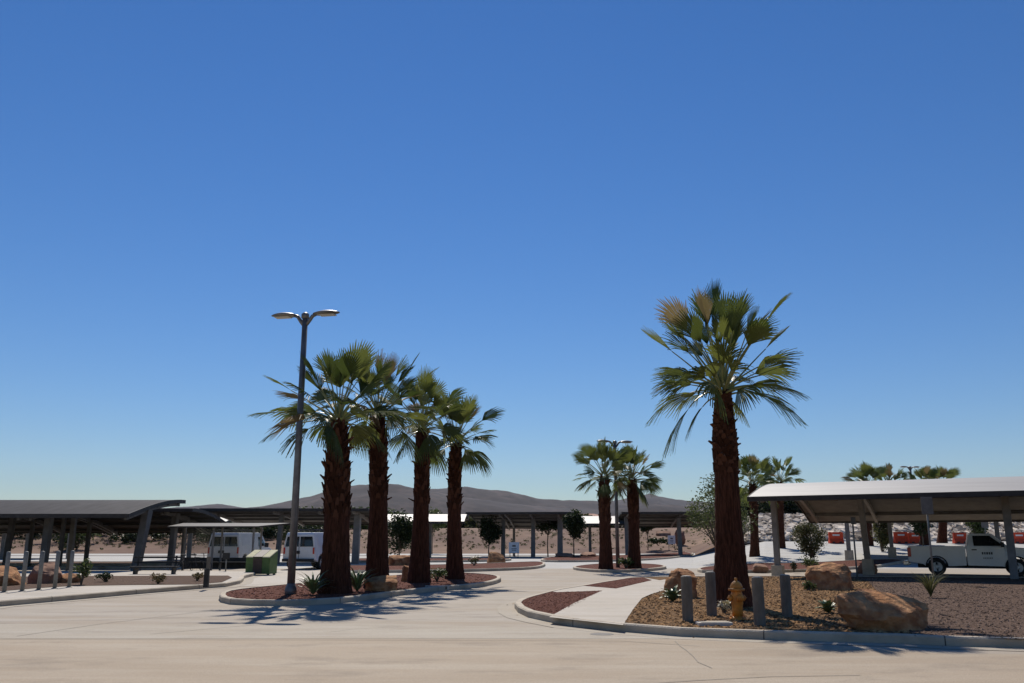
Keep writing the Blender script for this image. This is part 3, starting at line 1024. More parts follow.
def row(px0, px1, Y, n, w, h, seed, hj=.3):
    rnd = random.Random(seed)
    out = []
    for k in range(n):
        px = px0 + (px1 - px0) * (k + rnd.uniform(.1, .9)) / n
        yy = Y * rnd.uniform(.95, 1.05)
        out.append((atY(px, 540, yy).x, yy, w, h * rnd.uniform(1 - hj, 1 + hj)))
    return out
treeline('treeline', 'dark olive scrub woodland beyond the dirt bank', row(380, 760, 200, 26, 5, 3.0, 1) + row(640, 720, 230, 8, 6, 4.2, 2), M['leaf_olive'], 31, .38)
treeline('far_scrub', 'dark scrub and trees along the far left edge of the lot', row(-40, 330, 135, 30, 3, 2.6, 3), M['leaf_dark'], 32, .2)
treeline('scrub_band', 'yellow green scrub band behind the parked vans', row(220, 420, 170, 16, 4, 3.4, 4), M['leaf_mid'], 33, .32)
treeline('bank_trees', 'dark trees on top of the rock bank, under the carport roof', row(740, 860, 150, 14, 4, 5.0, 5) + row(960, 1100, 165, 6, 4, 2.6, 8), M['leaf_dark'], 34, .32)
def scrub(n, seed):
    rnd = random.Random(seed)
    mb = MB()
    for k in range(n):
        px = rnd.uniform(-60, 760)
        Y = rnd.uniform(118, 150)
        X = atY(px, 540, Y).x
        s = rnd.uniform(.12, .75) * rnd.uniform(.3, 1)
        leaf_quads(mb, rnd, (X, Y, G(X, Y) + s * .4), (s * 1.2, s, s * .6), 34, .09)
    return tag(mb.build('desert_scrub', M['leaf_olive']), 'low dry scrub dotted over the dirt bank', 'ground cover', None, 'stuff')
scrub(1000, 41)

# ------------------------------------------------------------------ THINGS: boulders
def boulder(label, loc, size, seed, m='rock', rz=0.0, sink=.5, sub=4, flat_top=.55, group='landscape boulders'):
    bm = bmesh.new()
    bmesh.ops.create_icosphere(bm, subdivisions=sub, radius=1.0)
    rnd = random.Random(seed)
    cuts = [(Vector((rnd.gauss(0, 1), rnd.gauss(0, 1), rnd.gauss(0, .6))).normalized(), rnd.uniform(.58, .85)) for _ in range(9)]
    cuts.append((Vector((rnd.uniform(-.2, .2), rnd.uniform(-.5, -.25), 1)).normalized(), flat_top))
    for v in bm.verts:
        p = v.co.copy()
        p *= 1 + .22 * noise.noise(p * 1.3 + Vector((seed, 0, 0)))
        for n, d in cuts:
            k = p.dot(n)
            if k > d:
                p -= n * (k - d) * .9
        q = Vector((p.x, p.y, p.z * 2.2)) + Vector((seed * 2.3, 1, 4))
        p *= 1 + .10 * noise.fractal(q * 1.9, .9, 2.1, 5) - .05 * max(0, noise.noise(q * 4.2))
        v.co = p
    me = bpy.data.meshes.new('boulder')
    lo = min(v.co.z for v in bm.verts)
    hi = max(v.co.z for v in bm.verts)
    wx = max(abs(v.co.x) for v in bm.verts)
    wy = max(abs(v.co.y) for v in bm.verts)
    for v in bm.verts:
        kk = 1 + .45 * max(0, .55 - (v.co.z - lo) / (hi - lo))
        v.co = Vector((v.co.x * kk / wx * size[0] / 2.1, v.co.y * kk / wy * size[1] / 2.1, ((v.co.z - lo) / (hi - lo) * (1 + sink) - sink) * size[2]))
    bm.to_mesh(me)
    bm.free()
    o = link('boulder', me, M[m], None, False, loc)
    o.rotation_euler = (0, 0, rz)
    try:
        me.polygons.foreach_set('use_smooth', [True] * len(me.polygons))
        me.set_sharp_from_angle(angle=R(24))
    except Exception:
        pass
    return tag(o, label, 'boulder', group)

boulder('long low tan boulder at the kerb, largest of all, nearest the road', at(899, 634, .1) + Vector((0, .65, 0)), (1.70, 1.2, .70), 31, 'rock', .0, flat_top=.38)
boulder('tan boulder behind the rightmost grey bollard', at(840, 591, .12) + Vector((0, .7, 0)), (1.75, 1.3, .84), 27, 'rock', -.1, flat_top=.62)
boulder('rounded tan boulder left of the tall palm, behind two bollards', at(687, 599, .12) + Vector((0, .55, 0)), (1.15, 1.0, .78), 7, 'rock', .5, flat_top=.75)
boulder('rust boulder at the foot of the slanted carport post', at(869, 573.5, .0), (1.15, .9, .62), 8, 'redrock', .2, sub=3)
boulder('rust boulder in the strip behind the slanted carport post', at(864, 562), (1.3, 1.0, .75), 9, 'redrock', 1.2, sub=3)
boulder('tan boulder at the foot of the second of the four palms', at(383, 591.5, .1), (1.2, .95, .48), 10, 'rock', .4)
boulder('small tan boulder left of the third of the four palms', at(407, 582, .1), (.65, .6, .62), 11, 'rock', 1.0, sub=3)
boulder('tan boulder lying cut off at the left picture edge', at(3, 587, .1), (1.5, 1.1, .7), 12, 'rock', 1.4)
boulder('dark brown boulder behind the third slim post, largest on the left', at(39, 585.5, .1) + Vector((0, .6, 0)), (1.35, 1.1, .78), 15, 'redrock', .6)
boulder('low tan boulder behind the rightmost slim posts', at(62, 585, .1) + Vector((0, .5, 0)), (.9, .8, .38), 16, 'rock', 0)
boulder('tan boulder at the foot of a narrow tree right of the four palms', at(496, 564), (1.4, 1.1, .85), 17, 'rock', .2, sub=3)
boulder('wide tan boulder under the tree between second and third palm', at(399, 567.5), (1.8, 1.2, .75), 18, 'rock', .2, sub=3)
boulder('low rust boulder in the strip right of the tall palm trunk', at(761, 571, .1), (.95, .7, .38), 19, 'redrock', .2, sub=3)
boulder('low rust boulder left of the pair of palms', at(566, 558.5), (2.2, 1.2, .5), 20, 'redrock', .2, sub=3)
boulder('rust boulder right of the narrow tree left of the palm pair', at(588, 558), (2.2, 1.4, .55), 21, 'redrock', .9, sub=3)
boulder('rust boulder on the bank beside the far white sign', atY(680, 541, 125), (1.7, 1.4, 1.6), 22, 'redrock', .2, sub=3)
boulder('rust boulder on the bank above the far white sign', atY(664, 538, 140), (2.6, 1.6, 1.1), 23, 'redrock', .2, sub=3)

# ------------------------------------------------------------------ THINGS: low plants
make_agave('agave', 'small green agave at the foot of the left bollard', at(673, 602, .12), .42, 26, M['agave'], 1)
make_agave('agave', 'small green rosette in bark, left of the largest boulder', at(828, 613.5, .12), .3, 24, M['agave'], 2)
make_agave('grass_tuft', 'tall thin olive grass tuft in pink gravel beside the thin sign pole', at(931, 598, .13), .72, 60, M['leaf_olive'], 3, 'plant', 1.15, .016)
make_agave('yucca', 'spiky green yucca between lamp post and thickest palm', at(313, 595, .12), .75, 40, M['agave'], 4, 'plant', .7, .05)
make_agave('yucca', 'dark spiky yucca between thickest palm and second palm', at(357, 592, .12), .85, 44, M['agave'], 5, 'plant', .8, .05)
make_shrub('flowering_plant', 'tiny pale flowering plant at the tall palm foot beside the hydrant', at(724, 614, .12), .22, .28, M['flower'], 1, 160, .035, cat='plant')
make_shrub('low_shrub', 'small green shrub left of the boulder behind the right bollard', at(808, 591, .12), .25, .3, M['leaf_mid'], 2)
make_shrub('low_shrub', 'tall green shrub right of the slim posts', at(81, 585, .15), .35, .95, M['leaf_mid'], 3, 420, .06)
make_shrub('low_shrub', 'small dark green shrub in the left planting strip', at(106, 582, .15), .42, .34, M['leaf_dark'], 4, 300)
make_shrub('low_shrub', 'yellow dry shrub near the middle of the left planting strip', at(158, 584, .15), .32, .38, M['leaf_dry'], 5, 300)
make_shrub('low_shrub', 'orange brown dry shrub left of the short white-topped post', at(197, 581, .15), .35, .3, M['leaf_dry'], 6, 260)
make_shrub('low_shrub', 'green shrub between third and fourth of the four palms', at(437, 581.5, .12), .5, .55, M['leaf_mid'], 7, 360, .06)
make_shrub('low_shrub', 'small grey green shrub in front of the narrow tree strip', at(474, 566, .1), .4, .6, M['leaf_olive'], 8, 260, .06)
make_shrub('low_shrub', 'dark low bush on the bank left of the far white sign', atY(658, 541, 118) - Vector((0, 0, .6)), 1.6, 1.0, M['leaf_dark'], 9, 400, .2)
make_shrub('low_shrub', 'bushy green shrub below the tree at the carport left end', at(810, 571, .1), .55, .75, M['leaf_mid'], 10, 400, .06)
make_shrub('low_shrub', 'green shrub between the two palm trunks of the pair', at(626, 568.5, .12), .6, .6, M['leaf_mid'], 12, 320, .08)
make_shrub('low_shrub', 'tiny dark shrub right of the rust boulder behind the tall palm', at(794, 571.5, .1), .22, .5, M['leaf_dark'], 14, 200, .05)

# ------------------------------------------------------------------ BUILDERS: carports
def carport(label, corner, ang, length, width, zs, uc=.5, posts=(), group='metal carports over the parking bays', u_rng=(0, 1), thick=.10, purlin=5, skin='roof', soffit='soffit', steel='steel'):
    """corner: near left corner of the roof; ang: direction of the long side; zs = near, crown, far heights"""
    root = thing('carport', label, 'carport', (corner[0], corner[1], 0), ang, group)
    zn, zc, zf = zs
    def prof(u):
        if u <= uc:
            return zn + (zc - zn) * math.sin(math.pi / 2 * u / uc)
        k = min(1.0, (u - uc) / (1 - uc))
        return zc - (zc - zf) * (1 - math.cos(math.pi / 2 * k))
    n = 28
    us = [u_rng[0] + (u_rng[1] - u_rng[0]) * k / n for k in range(n + 1)]
    top, bot = MB(), MB()
    nl = max(8, int(length / .6))
    # upper skin with standing seams
    for k in range(n + 1):
        y, z = us[k] * width, prof(us[k])
        for j in range(nl + 1):
            top.v.append((length * j / nl, y, z))
    for k in range(n):
        for j in range(nl):
            a = k * (nl + 1) + j
            top.f.append((a, a + 1, a + nl + 2, a + nl + 1))
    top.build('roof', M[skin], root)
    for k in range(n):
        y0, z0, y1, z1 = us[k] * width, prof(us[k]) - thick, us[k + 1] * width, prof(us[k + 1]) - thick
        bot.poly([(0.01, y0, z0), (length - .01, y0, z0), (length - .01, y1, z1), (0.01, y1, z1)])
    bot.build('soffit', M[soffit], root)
    for nm, y, z in (('front', 0, prof(us[0])), ('rear', width, prof(us[-1]))):
        fb = MB()
        s = -.03 if nm == 'front' else .03
        fb.box((length / 2, y + s, z - .09), (length + .04, .06, .2))
        fb.build('fascia', M['fascia'], root)
    for x in (0, length):
        eb = MB()
        s = -.025 if x == 0 else .025
        for k in range(n):
            y0, z0, y1, z1 = us[k] * width, prof(us[k]), us[k + 1] * width, prof(us[k + 1])
            eb.prism([(x + s - .02, y0, z0 - .19), (x + s + .02, y0, z0 - .19), (x + s + .02, y0, z0 + .012), (x + s - .02, y0, z0 + .012)],
                     [(x + s - .02, y1, z1 - .19), (x + s + .02, y1, z1 - .19), (x + s + .02, y1, z1 + .012), (x + s - .02, y1, z1 + .012)])
        eb.build('end_trim', M['fascia'], root)
    for k in range(purlin):
        u = (k + .5) / purlin
        pb = MB()
        pb.box((length / 2, u * width, prof(u) - thick - .08), (length - .1, .08, .14))
        pb.build('purlin', M[soffit], root)
    ca, sa = math.cos(ang), math.sin(ang)
    beams = set()
    for spec in posts:
        x, u, w, slope, ped = spec
        y = u * width
        gzz = G(corner[0] + x * ca - y * sa, corner[1] + x * sa + y * ca)
        yt = y + slope * 1.0
        zt = prof(min(1, max(0, yt / width))) - thick - .16
        pb = MB()
        pb.beam((x, y, gzz + (ped * .9 if ped else -.05)), (x, yt, zt), w * (1.15 if slope else 1), w * 1.1, w * 1.0, w * (1.7 if slope else 1.1))
        po = pb.build('post', M[steel], root, bevel=.01)
        if ped:
            qb = MB()
            qb.box((x, y, gzz + ped / 2 - .05), (w * 2.1, w * 2.1, ped + .1), 0, .95)
            qb.build('pedestal', M['pedestal'], po, bevel=.015)
        key = round(x, 1)
        if key not in beams:
            beams.add(key)
            cb = MB()
            m_ = 10
            for k in range(m_):
                u0, u1 = .04 + .92 * k / m_, .04 + .92 * (k + 1) / m_
                z0, z1 = prof(u0) - thick - .02, prof(u1) - thick - .02
                cb.prism([(x - .07, u0 * width, z0 - .24), (x + .07, u0 * width, z0 - .24), (x + .07, u0 * width, z0), (x - .07, u0 * width, z0)],
                         [(x - .07, u1 * width, z1 - .24), (x + .07, u1 * width, z1 - .24), (x + .07, u1 * width, z1), (x - .07, u1 * width, z1)])
            cb.build('rafter', M[steel], root)
    return root

def px_x(corner, ang, width, u, px):
    """distance along a roof at which the line of posts at u crosses a sight column"""
    ca, sa = math.cos(ang), math.sin(ang)
    k = (px - CX) / FPX * CP
    x0, y0 = corner[0] - u * width * sa, corner[1] + u * width * ca
    return (k * y0 - x0) / (ca - k * sa)

def posts_px(corner, ang, width, items):
    return [(px_x(corner, ang, width, u, px), u, w, sl, ped) for px, u, w, sl, ped in items]

# white carport on the right
c = atY(748, 497, 38.5)
A = R(-29)
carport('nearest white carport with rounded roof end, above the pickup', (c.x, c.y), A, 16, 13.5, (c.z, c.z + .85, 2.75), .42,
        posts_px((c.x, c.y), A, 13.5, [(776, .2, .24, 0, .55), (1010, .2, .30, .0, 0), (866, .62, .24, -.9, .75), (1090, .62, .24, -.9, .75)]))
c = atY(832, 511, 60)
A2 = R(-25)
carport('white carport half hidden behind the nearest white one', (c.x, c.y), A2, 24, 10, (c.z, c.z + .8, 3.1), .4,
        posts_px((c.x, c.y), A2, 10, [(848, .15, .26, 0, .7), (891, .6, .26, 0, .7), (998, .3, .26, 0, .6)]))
# left carports
c = atY(128, 514, 44.5)
x0 = -45.0
LA = 0.0
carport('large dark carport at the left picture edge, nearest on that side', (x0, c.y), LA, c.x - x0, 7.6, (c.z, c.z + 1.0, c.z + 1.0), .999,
        posts_px((x0, c.y), LA, 7.6, [(-35, .27, .36, .4, 0), (46, .27, .28, .1, 0), (138, .27, .34, .9, 0), (72, .8, .24, 0, 0)]), skin='roof_shaded', soffit='soffit_shaded', steel='steel_shaded')
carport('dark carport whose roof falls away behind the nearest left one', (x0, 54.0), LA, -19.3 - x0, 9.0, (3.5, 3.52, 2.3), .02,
        posts_px((x0, 54.0), LA, 9.0, [(8, .2, .24, .3, 0), (31, .5, .2, 0, 0), (62, .2, .2, 0, 0), (88, .5, .22, 0, 0), (172, .2, .3, .3, 0), (184, .5, .22, 0, 0)]), skin='roof_shaded', soffit='soffit_shaded', steel='steel_shaded')
c = atY(39, 528, 78)
carport('far left carport with a pale rounded end seen beneath the dark roof', (-62, c.y), 0, c.x + 62, 9, (c.z, c.z + .9, c.z + .3), .8,
        posts_px((-62, c.y), 0, 9, [(4, .3, .3, 0, 0), (28, .3, .3, 0, 0), (70, .4, .3, 0, 0)]))
c = atY(150, 521.5, 74)
d = atY(226, 521.5, 74)
carport('carport whose pale slope shows between dark carport and bus shelter', (c.x, c.y), 0, d.x - c.x, 8, (c.z, c.z + .85, c.z + .5), .85,
        posts_px((c.x, c.y), 0, 8, [(190, .3, .3, 0, 0), (216, .3, .3, 0, 0)]))
c = atY(200, 508.5, 62)
d = atY(368, 508.5, 62)
carport('long dark carport over the white vans, behind the lamp post', (c.x, c.y), 0, d.x - c.x, 10, (c.z, c.z + .02, 3.0), .02,
        posts_px((c.x, c.y), 0, 10, [(215, .3, .24, .3, 0), (278, .2, .28, .8, 0), (356, .2, .42, .4, 0), (336, .7, .3, 0, 0)]))
c = atY(366, 521.5, 84)
d = atY(464, 521.5, 84)
carport('pale sloped carport seen between the four palm trunks', (c.x, c.y), 0, d.x - c.x, 9, (c.z, c.z + .85, c.z + .4), .75,
        posts_px((c.x, c.y), 0, 9, [(386, .5, .3, 0, 0), (430, .5, .3, 0, 0), (458, .2, .35, 0, 0)]))
c = atY(466, 512.3, 86)
A3 = R(-6)
carport('dark carport in the centre, behind the white sign', (c.x, c.y), A3, 10.0, 10, (c.z, c.z + .02, 3.0), .02,
        posts_px((c.x, c.y), A3, 10, [(503, .35, .34, .5, 0), (533, .35, .36, .5, 0), (560, .35, .46, .5, 0), (514, .9, .25, 0, 0)]))
c = atY(558, 523.5, 96)
d = atY(625, 523.5, 96)
carport('bright carport roof behind the trunk of the left pair palm', (c.x, c.y), 0, d.x - c.x, 9, (c.z, c.z + .95, c.z + .4), .75,
        posts_px((c.x, c.y), 0, 9, [(590, .5, .3, 0, 0), (627, .3, .4, 0, 0)]))
c = atY(622, 512, 92)
d = atY(738, 511, 92)
carport('long thin-edged carport between palm pair and tall palm', (c.x, c.y), R(-2), d.x - c.x, 10, (c.z, c.z + .02, 3.3), .02,
        posts_px((c.x, c.y), R(-2), 10, [(627, .35, .36, .5, 0), (680, .35, .36, .5, 0), (725, .35, .36, .5, 0)]))

# ------------------------------------------------------------------ THINGS: lamp posts
def lamp_post(label, loc, H, rz, group='twin-headed lamp posts', s=1.0, foot=True):
    root = thing('lamp_post', label, 'lamp post', loc, rz, group)
    pb = MB()
    pb.tube([(0, 0, .0), (0, 0, H * .5), (0, 0, H)], [.115 * s, .10 * s, .085 * s], 12)
    pb.build('pole', M['pole'], root, True)
    if foot:
        fb = MB()
        fb.lathe([(.17, -.05), (.17, .12), (.15, .2), (.12, .26), (.115, .3)], 16)
        fb.build('foot', M['pole'], root, True)
    cb = MB()
    cb.lathe([(.088 * s, H - .02), (.12 * s, H), (.12 * s, H + .12), (.06 * s, H + .17)], 12)
    cb.build('cap', M['lamp'], root, True)
    for sg in (-1, 1):
        ab = MB()
        ab.tube([(sg * .05, 0, H - .22), (sg * .14, 0, H - .1), (sg * .24, 0, H + .05), (sg * .36, 0, H + .1)], [.055, .06, .06, .05], 8)
        arm = ab.build('arm', M['lamp'], root, True)
        hb = MB()
        n, mseg = 12, 20
        for k in range(n + 1):
            t = k / n
            x = .3 + .82 * t
            w = .21 * math.sin(math.pi * (.08 + .9 * t) ** .8) ** .55 + .01
            for j in range(mseg):
                a = 2 * math.pi * j / mseg
                zz = math.sin(a)
                hb.v.append((sg * x, w * math.cos(a), H + .1 + .05 * t - .03 * t * t + (.085 if zz > 0 else .06) * zz * math.sin(math.pi * (.06 + .9 * t)) ** .7))
        for k in range(n):
            for j in range(mseg):
                j2 = (j + 1) % mseg
                hb.f.append((k * mseg + j, k * mseg + j2, (k + 1) * mseg + j2, (k + 1) * mseg + j))
        hb.f.append(tuple(range(mseg)))
        hb.f.append(tuple(n * mseg + j for j in range(mseg)))
        hd = hb.build('lamp_head', M['lamp'], root, True)
        lb = MB()
        lb.box((sg * .74, 0, H + .055), (.5, .24, .03))
        lb.build('lens', M['lens'], hd, bevel=.01)
    return root
lp = at(290.5, 594, .13)
lamp_post('nearest grey lamp post with twin heads, left of the four palms', lp, atY(303, 318, lp.y).z - .13, R(-12))
lp = at(618, 567.5, .13)
lamp_post('slim lamp post with twin heads between the pair of palms', lp, atY(620, 443.5, lp.y).z - .13, R(15), foot=False)
lx = atY(910, 468, 92)
lamp_post('far lamp post whose twin heads show above the white carport roof', (lx.x, 92, G(lx.x, 92)), lx.z - G(lx.x, 92), R(10), foot=False, s=1.4)

# ------------------------------------------------------------------ THINGS: bollards, posts, hydrant
def bollard(label, loc, h, r):
    root = thing('bollard', label, 'bollard', loc, 0, 'thick grey bollards guarding the hydrant')
    b = MB()
    b.lathe([(r, -.1), (r, h - .012), (r - .012, h)], 20)
    b.build('pipe', M['bollard'], root, True).data.set_sharp_from_angle(angle=R(40))
    t = MB()
    t.lathe([(r - .014, h + .001), (r * .7, h + .008), (r * .3, h + .012), (.001, h + .013)], 20)
    t.build('concrete_fill', M['slab'], root, True)
for lab, bx, by, ty in (('grey bollard leftmost of four, with agave beside it', 688, 621, 574.5),
                        ('grey bollard between rounded boulder and palm trunk', 712, 615.5, 570.5),
                        ('grey bollard immediately right of the hydrant, nearest the kerb', 760, 625.5, 575.5),
                        ('grey bollard rightmost of four, left of the tan boulders', 787.5, 617, 573.5)):
    p = at(bx, by, .13)
    bollard(lab, p, atY(bx, ty, p.y).z - .13 - .03, .105)

hy = at(738, 619.5, .13)
root = thing('fire_hydrant', 'orange fire hydrant between grey bollards in front of the tall palm', 'fire hydrant', hy, R(12))
HS = (atY(738, 578, hy.y).z - .13) / .83
def hp(pr):
    return [(r * HS, z * HS) for r, z in pr]
MB().lathe(hp([(.15, -.05), (.17, 0), (.17, .04), (.125, .05), (.115, .07)]), 20).build('base_flange', M['orange'], root, True)
MB().lathe(hp([(.112, .06), (.108, .2), (.112, .28), (.125, .32), (.125, .5), (.112, .54), (.11, .58)]), 20).build('barrel', M['orange'], root, True)
MB().lathe(hp([(.165, .575), (.17, .585), (.17, .615), (.16, .625)]), 20).build('top_flange', M['orange'], root, True)
MB().lathe(hp([(.135, .62), (.13, .66), (.11, .71), (.075, .75), (.05, .765), (.035, .775)]), 20).build('bonnet', M['orange'], root, True)
MB().lathe(hp([(.032, .77), (.032, .83), (.02, .835)]), 5).build('operating_nut', M['orange'], root)
for dx, dy, r, l in ((-1, 0, .05, .165), (1, 0, .05, .165), (0, -1, .062, .18)):
    q = MB()
    d = Vector((dx, dy, 0)) * HS
    z0 = Vector((0, 0, .43 * HS))
    q.tube([d * .09 + z0, d * (l - .05) + z0], r * HS, 14)
    no = q.build('nozzle', M['orange'], root, True)
    q = MB()
    q.tube([d * (l - .055) + z0, d * l + z0, d * (l + .02) + z0], [r * 1.25 * HS, r * 1.25 * HS, r * .9 * HS], 14)
    q.tube([d * (l + .018) + z0, d * (l + .05) + z0], r * .3 * HS, 5)
    q.build('nozzle_cap', M['orange'], no, True)
for k in range(8):
    q = MB()
    a = k * math.pi / 4 + .2
    q.lathe([(.016 * HS, .0), (.016 * HS, .035 * HS)], 6, (.145 * HS * math.cos(a), .145 * HS * math.sin(a), .036 * HS))
    q.build('bolt', M['orange'], root)

for k, (bx, by, tx, ty) in enumerate(((4, 592.2, 12, 562), (22, 591.2, 29, 560), (38.5, 590, 45, 558.5), (54.5, 588.5, 60, 557), (69, 587.2, 73, 556))):
    p = at(bx, by, .15)
    root = thing('slim_post', ['slim grey post cut close to the left picture edge, leftmost of five', 'slim grey post second from the left picture edge', 'middle one of five slim grey posts, before the dark boulder',
                               'slim grey post before the low tan boulder, second from the right', 'rightmost of five slim grey posts, nearest the tall green shrub'][k], 'post', p, 0, 'slim posts along the left footway')
    b = MB()
    hh = 1.16
    b.lathe([(.062, -.1), (.062, hh - .02), (.045, hh), (.001, hh + .01)], 14)
    b.build('pipe', M['post_grey'], root, True)
    b = MB()
    b.lathe([(.1, -.02), (.1, .012), (.064, .02)], 14)
    b.build('base_plate', M['post_grey'], root)

p = at(206, 585.5, .15)
root = thing('marker_post', 'short dark post with a white plate at the left footway corner', 'post', p, 0)
MB().box((0, 0, .24), (.16, .14, .6)).build('post', M['darkpanel'], root, bevel=.01)
MB().box((.03, -.005, .74), (.13, .05, .42)).build('plate', M['bollard'], root, bevel=.01)

root = thing('utility_cover', 'pale flat concrete cover in bark between bollards and kerb', 'utility cover', at(714, 625, .13), R(3))
MB().box((0, 0, .02), (.62, .32, .07)).build('frame', M['slab'], root, bevel=.01)
MB().box((0, 0, .058), (.52, .24, .012)).build('lid', M['kerb'], root)
root = thing('drain_inlet', 'small storm drain opening in the kerb before the fourth palm', 'drain', at(437, 590.5), R(8))
MB().box((0, 0, .09), (.8, .12, .14)).build('surround', M['slab'], root, bevel=.01)
for k in range(4):
    MB().box((-.27 + .18 * k, -.066, .085), (.11, .012, .09)).build('slot', M['iron'], root)

# ------------------------------------------------------------------ THINGS: signs
def plate_sign(label, loc, w, h, zb, legs, rz=0.0, m='sign', marks=True, th=.03):
    root = thing('sign', label, 'sign', loc, rz, 'signs on posts')
    pl = MB().box((0, 0, zb + h / 2), (w, th, h)).build('panel', M[m], root, bevel=.008)
    if marks:
        mb = MB()
        mb.box((0, -th / 2 - .004, zb + h * .66), (w * .34, .006, h * .16))
        mb.box((0, -th / 2 - .004, zb + h * .40), (w * .5, .006, h * .06))
        mb.box((0, -th / 2 - .004, zb + h * .26), (w * .4, .006, h * .06))
        mb.build('lettering', M['signgrey'], pl)
    for x in legs:
        MB().lathe([(.035, -.05), (.035, zb + h * .9)], 8, (x, th / 2 + .037, 0)).build('leg', M['post_grey'], root, True)
    return root
p = at(514, 558)
plate_sign('white square sign on two legs before the centre carport', p, .98, 1.0, .45, (-.38, .38))
p = ground(672, 550.5)
u = p.y / 902.0
plate_sign('white sign on two legs by the far road, right of the palm pair', p, 7.4 * u, 8.6 * u, 6 * u, (-2.9 * u, 2.9 * u))
p = at(935, 584, .13)
t = atY(931.5, 497, p.y)
plate_sign('grey sign plate on a thin pole in front of the pickup rear wheel', p, .42, .62, t.z - .75, (0,), 0, 'signgrey', False)
p = Vector((39.2, 74.5, G(39.2, 74.5)))
plate_sign('grey plate sign on a post beyond the pickup cab', p, .6, .85, 1.6, (0,), 0, 'signgrey', False)
p = at(225, 574.5)
plate_sign('small brown sign on a post before the left van', p, .36, .32, .72, (0,), 0, 'darkpanel', False)
p = at(858, 578, .1)
plate_sign('tall narrow sign pole beside the slanted carport post', p, .22, .3, 2.2, (0,), .2, 'signgrey', False)

# ------------------------------------------------------------------ THINGS: vehicles
def wheel(parent, x, y, r, w, steel='rim'):
    t = MB()
    prof = [(r * .6, -w / 2), (r * .93, -w / 2), (r, -w * .32), (r, w * .32), (r * .93, w / 2), (r * .6, w / 2)]
    t.tube([(x, y + b, r) for a, b in prof], [a for a, b in prof], 24)
    o = t.build('wheel', M['tyre'], parent, True)
    o.data.set_sharp_from_angle(angle=R(40))
    for sg in (-1, 1):
        q = MB()
        yy = y + sg * w / 2
        q.tube([(x, yy - sg * .02, r), (x, yy + sg * .012, r), (x, yy - sg * .03, r), (x, yy + sg * .02, r)], [r * .62, r * .58, r * .42, r * .16], 20)
        q.build('rim', M[steel], o)
    return o

def side_panel(outline, holes, y0, y1, mb):
    """closed side profile extruded between y0 and y1 (outline already carries the wheel arches)"""
    mb.prism([(x, y0, z) for x, z in outline], [(x, y1, z) for x, z in outline])

def arch(cx_, r, z, n=10):
    return [(cx_ + r * math.cos(a), z + r * math.sin(a)) for a in [math.pi - math.pi * k / n for k in range(n + 1)]]

# pickup: x forward, rear axle at x = 0; near side is y < 0
tr = at(938, 574.6)
TA = R(-25)
root = thing('pickup_truck', 'white regular-cab pickup parked under the white carport', 'pickup truck', tr, TA)
W2 = .98
WB = 3.38
low = .50
def arch_d(cx_, r, z):     # from right to left along the sill
    return list(reversed(arch(cx_, r, z)))
body = [(-1.22, .62), (-1.22, .9), (-1.20, 1.36), (1.28, 1.36), (1.28, .46)] + arch_d(0, .47, .42)[:] + [(-.6, .52)]
bd = MB()
side_panel(body, None, -W2, -W2 + .1, bd)
side_panel(body, None, W2 - .1, W2, bd)
bd.box((-1.18, 0, .98), (.08, 1.78, .72))
bd.box((1.235, 0, .98), (.07, 1.76, .70))
bd.box((.03, 0, .72), (2.34, 1.76, .06))
bed_o = bd.build('cargo_bed', M['truck'], root, bevel=.02)
MB().box((-1.228, 0, .96), (.02, 1.5, .44)).build('tailgate', M['truck'], bed_o, bevel=.01)
cabp = [(1.33, .46), (1.33, 1.34), (1.36, 1.42), (1.46, 1.88), (1.62, 1.95), (2.35, 1.95), (2.52, 1.90), (3.02, 1.42), (3.08, 1.33), (4.12, 1.26), (4.28, 1.06), (4.34, .86), (4.34, .55), (3.9, .46)] + \
    [(x, z) for x, z in arch_d(WB, .48, .42)] + [(2.7, .44)]
q = MB()
inn = lambda z: .0 if z < 1.36 else (z - 1.36) * .22
q.prism([(x, -W2 + inn(z), z) for x, z in cabp], [(x, W2 - inn(z), z) for x, z in cabp])
cab = q.build('cab', M['truck'], root, bevel=.025)
def win(pts, sg, name='window', m='glass', parent=None, d=.012):
    w = MB()
    f_ = lambda x, z, e: (x, sg * (W2 - inn(z) + e), z)
    w.prism([f_(x, z, -.01) for x, z in pts], [f_(x, z, d) for x, z in pts])
    return w.build(name, M[m], parent or root)
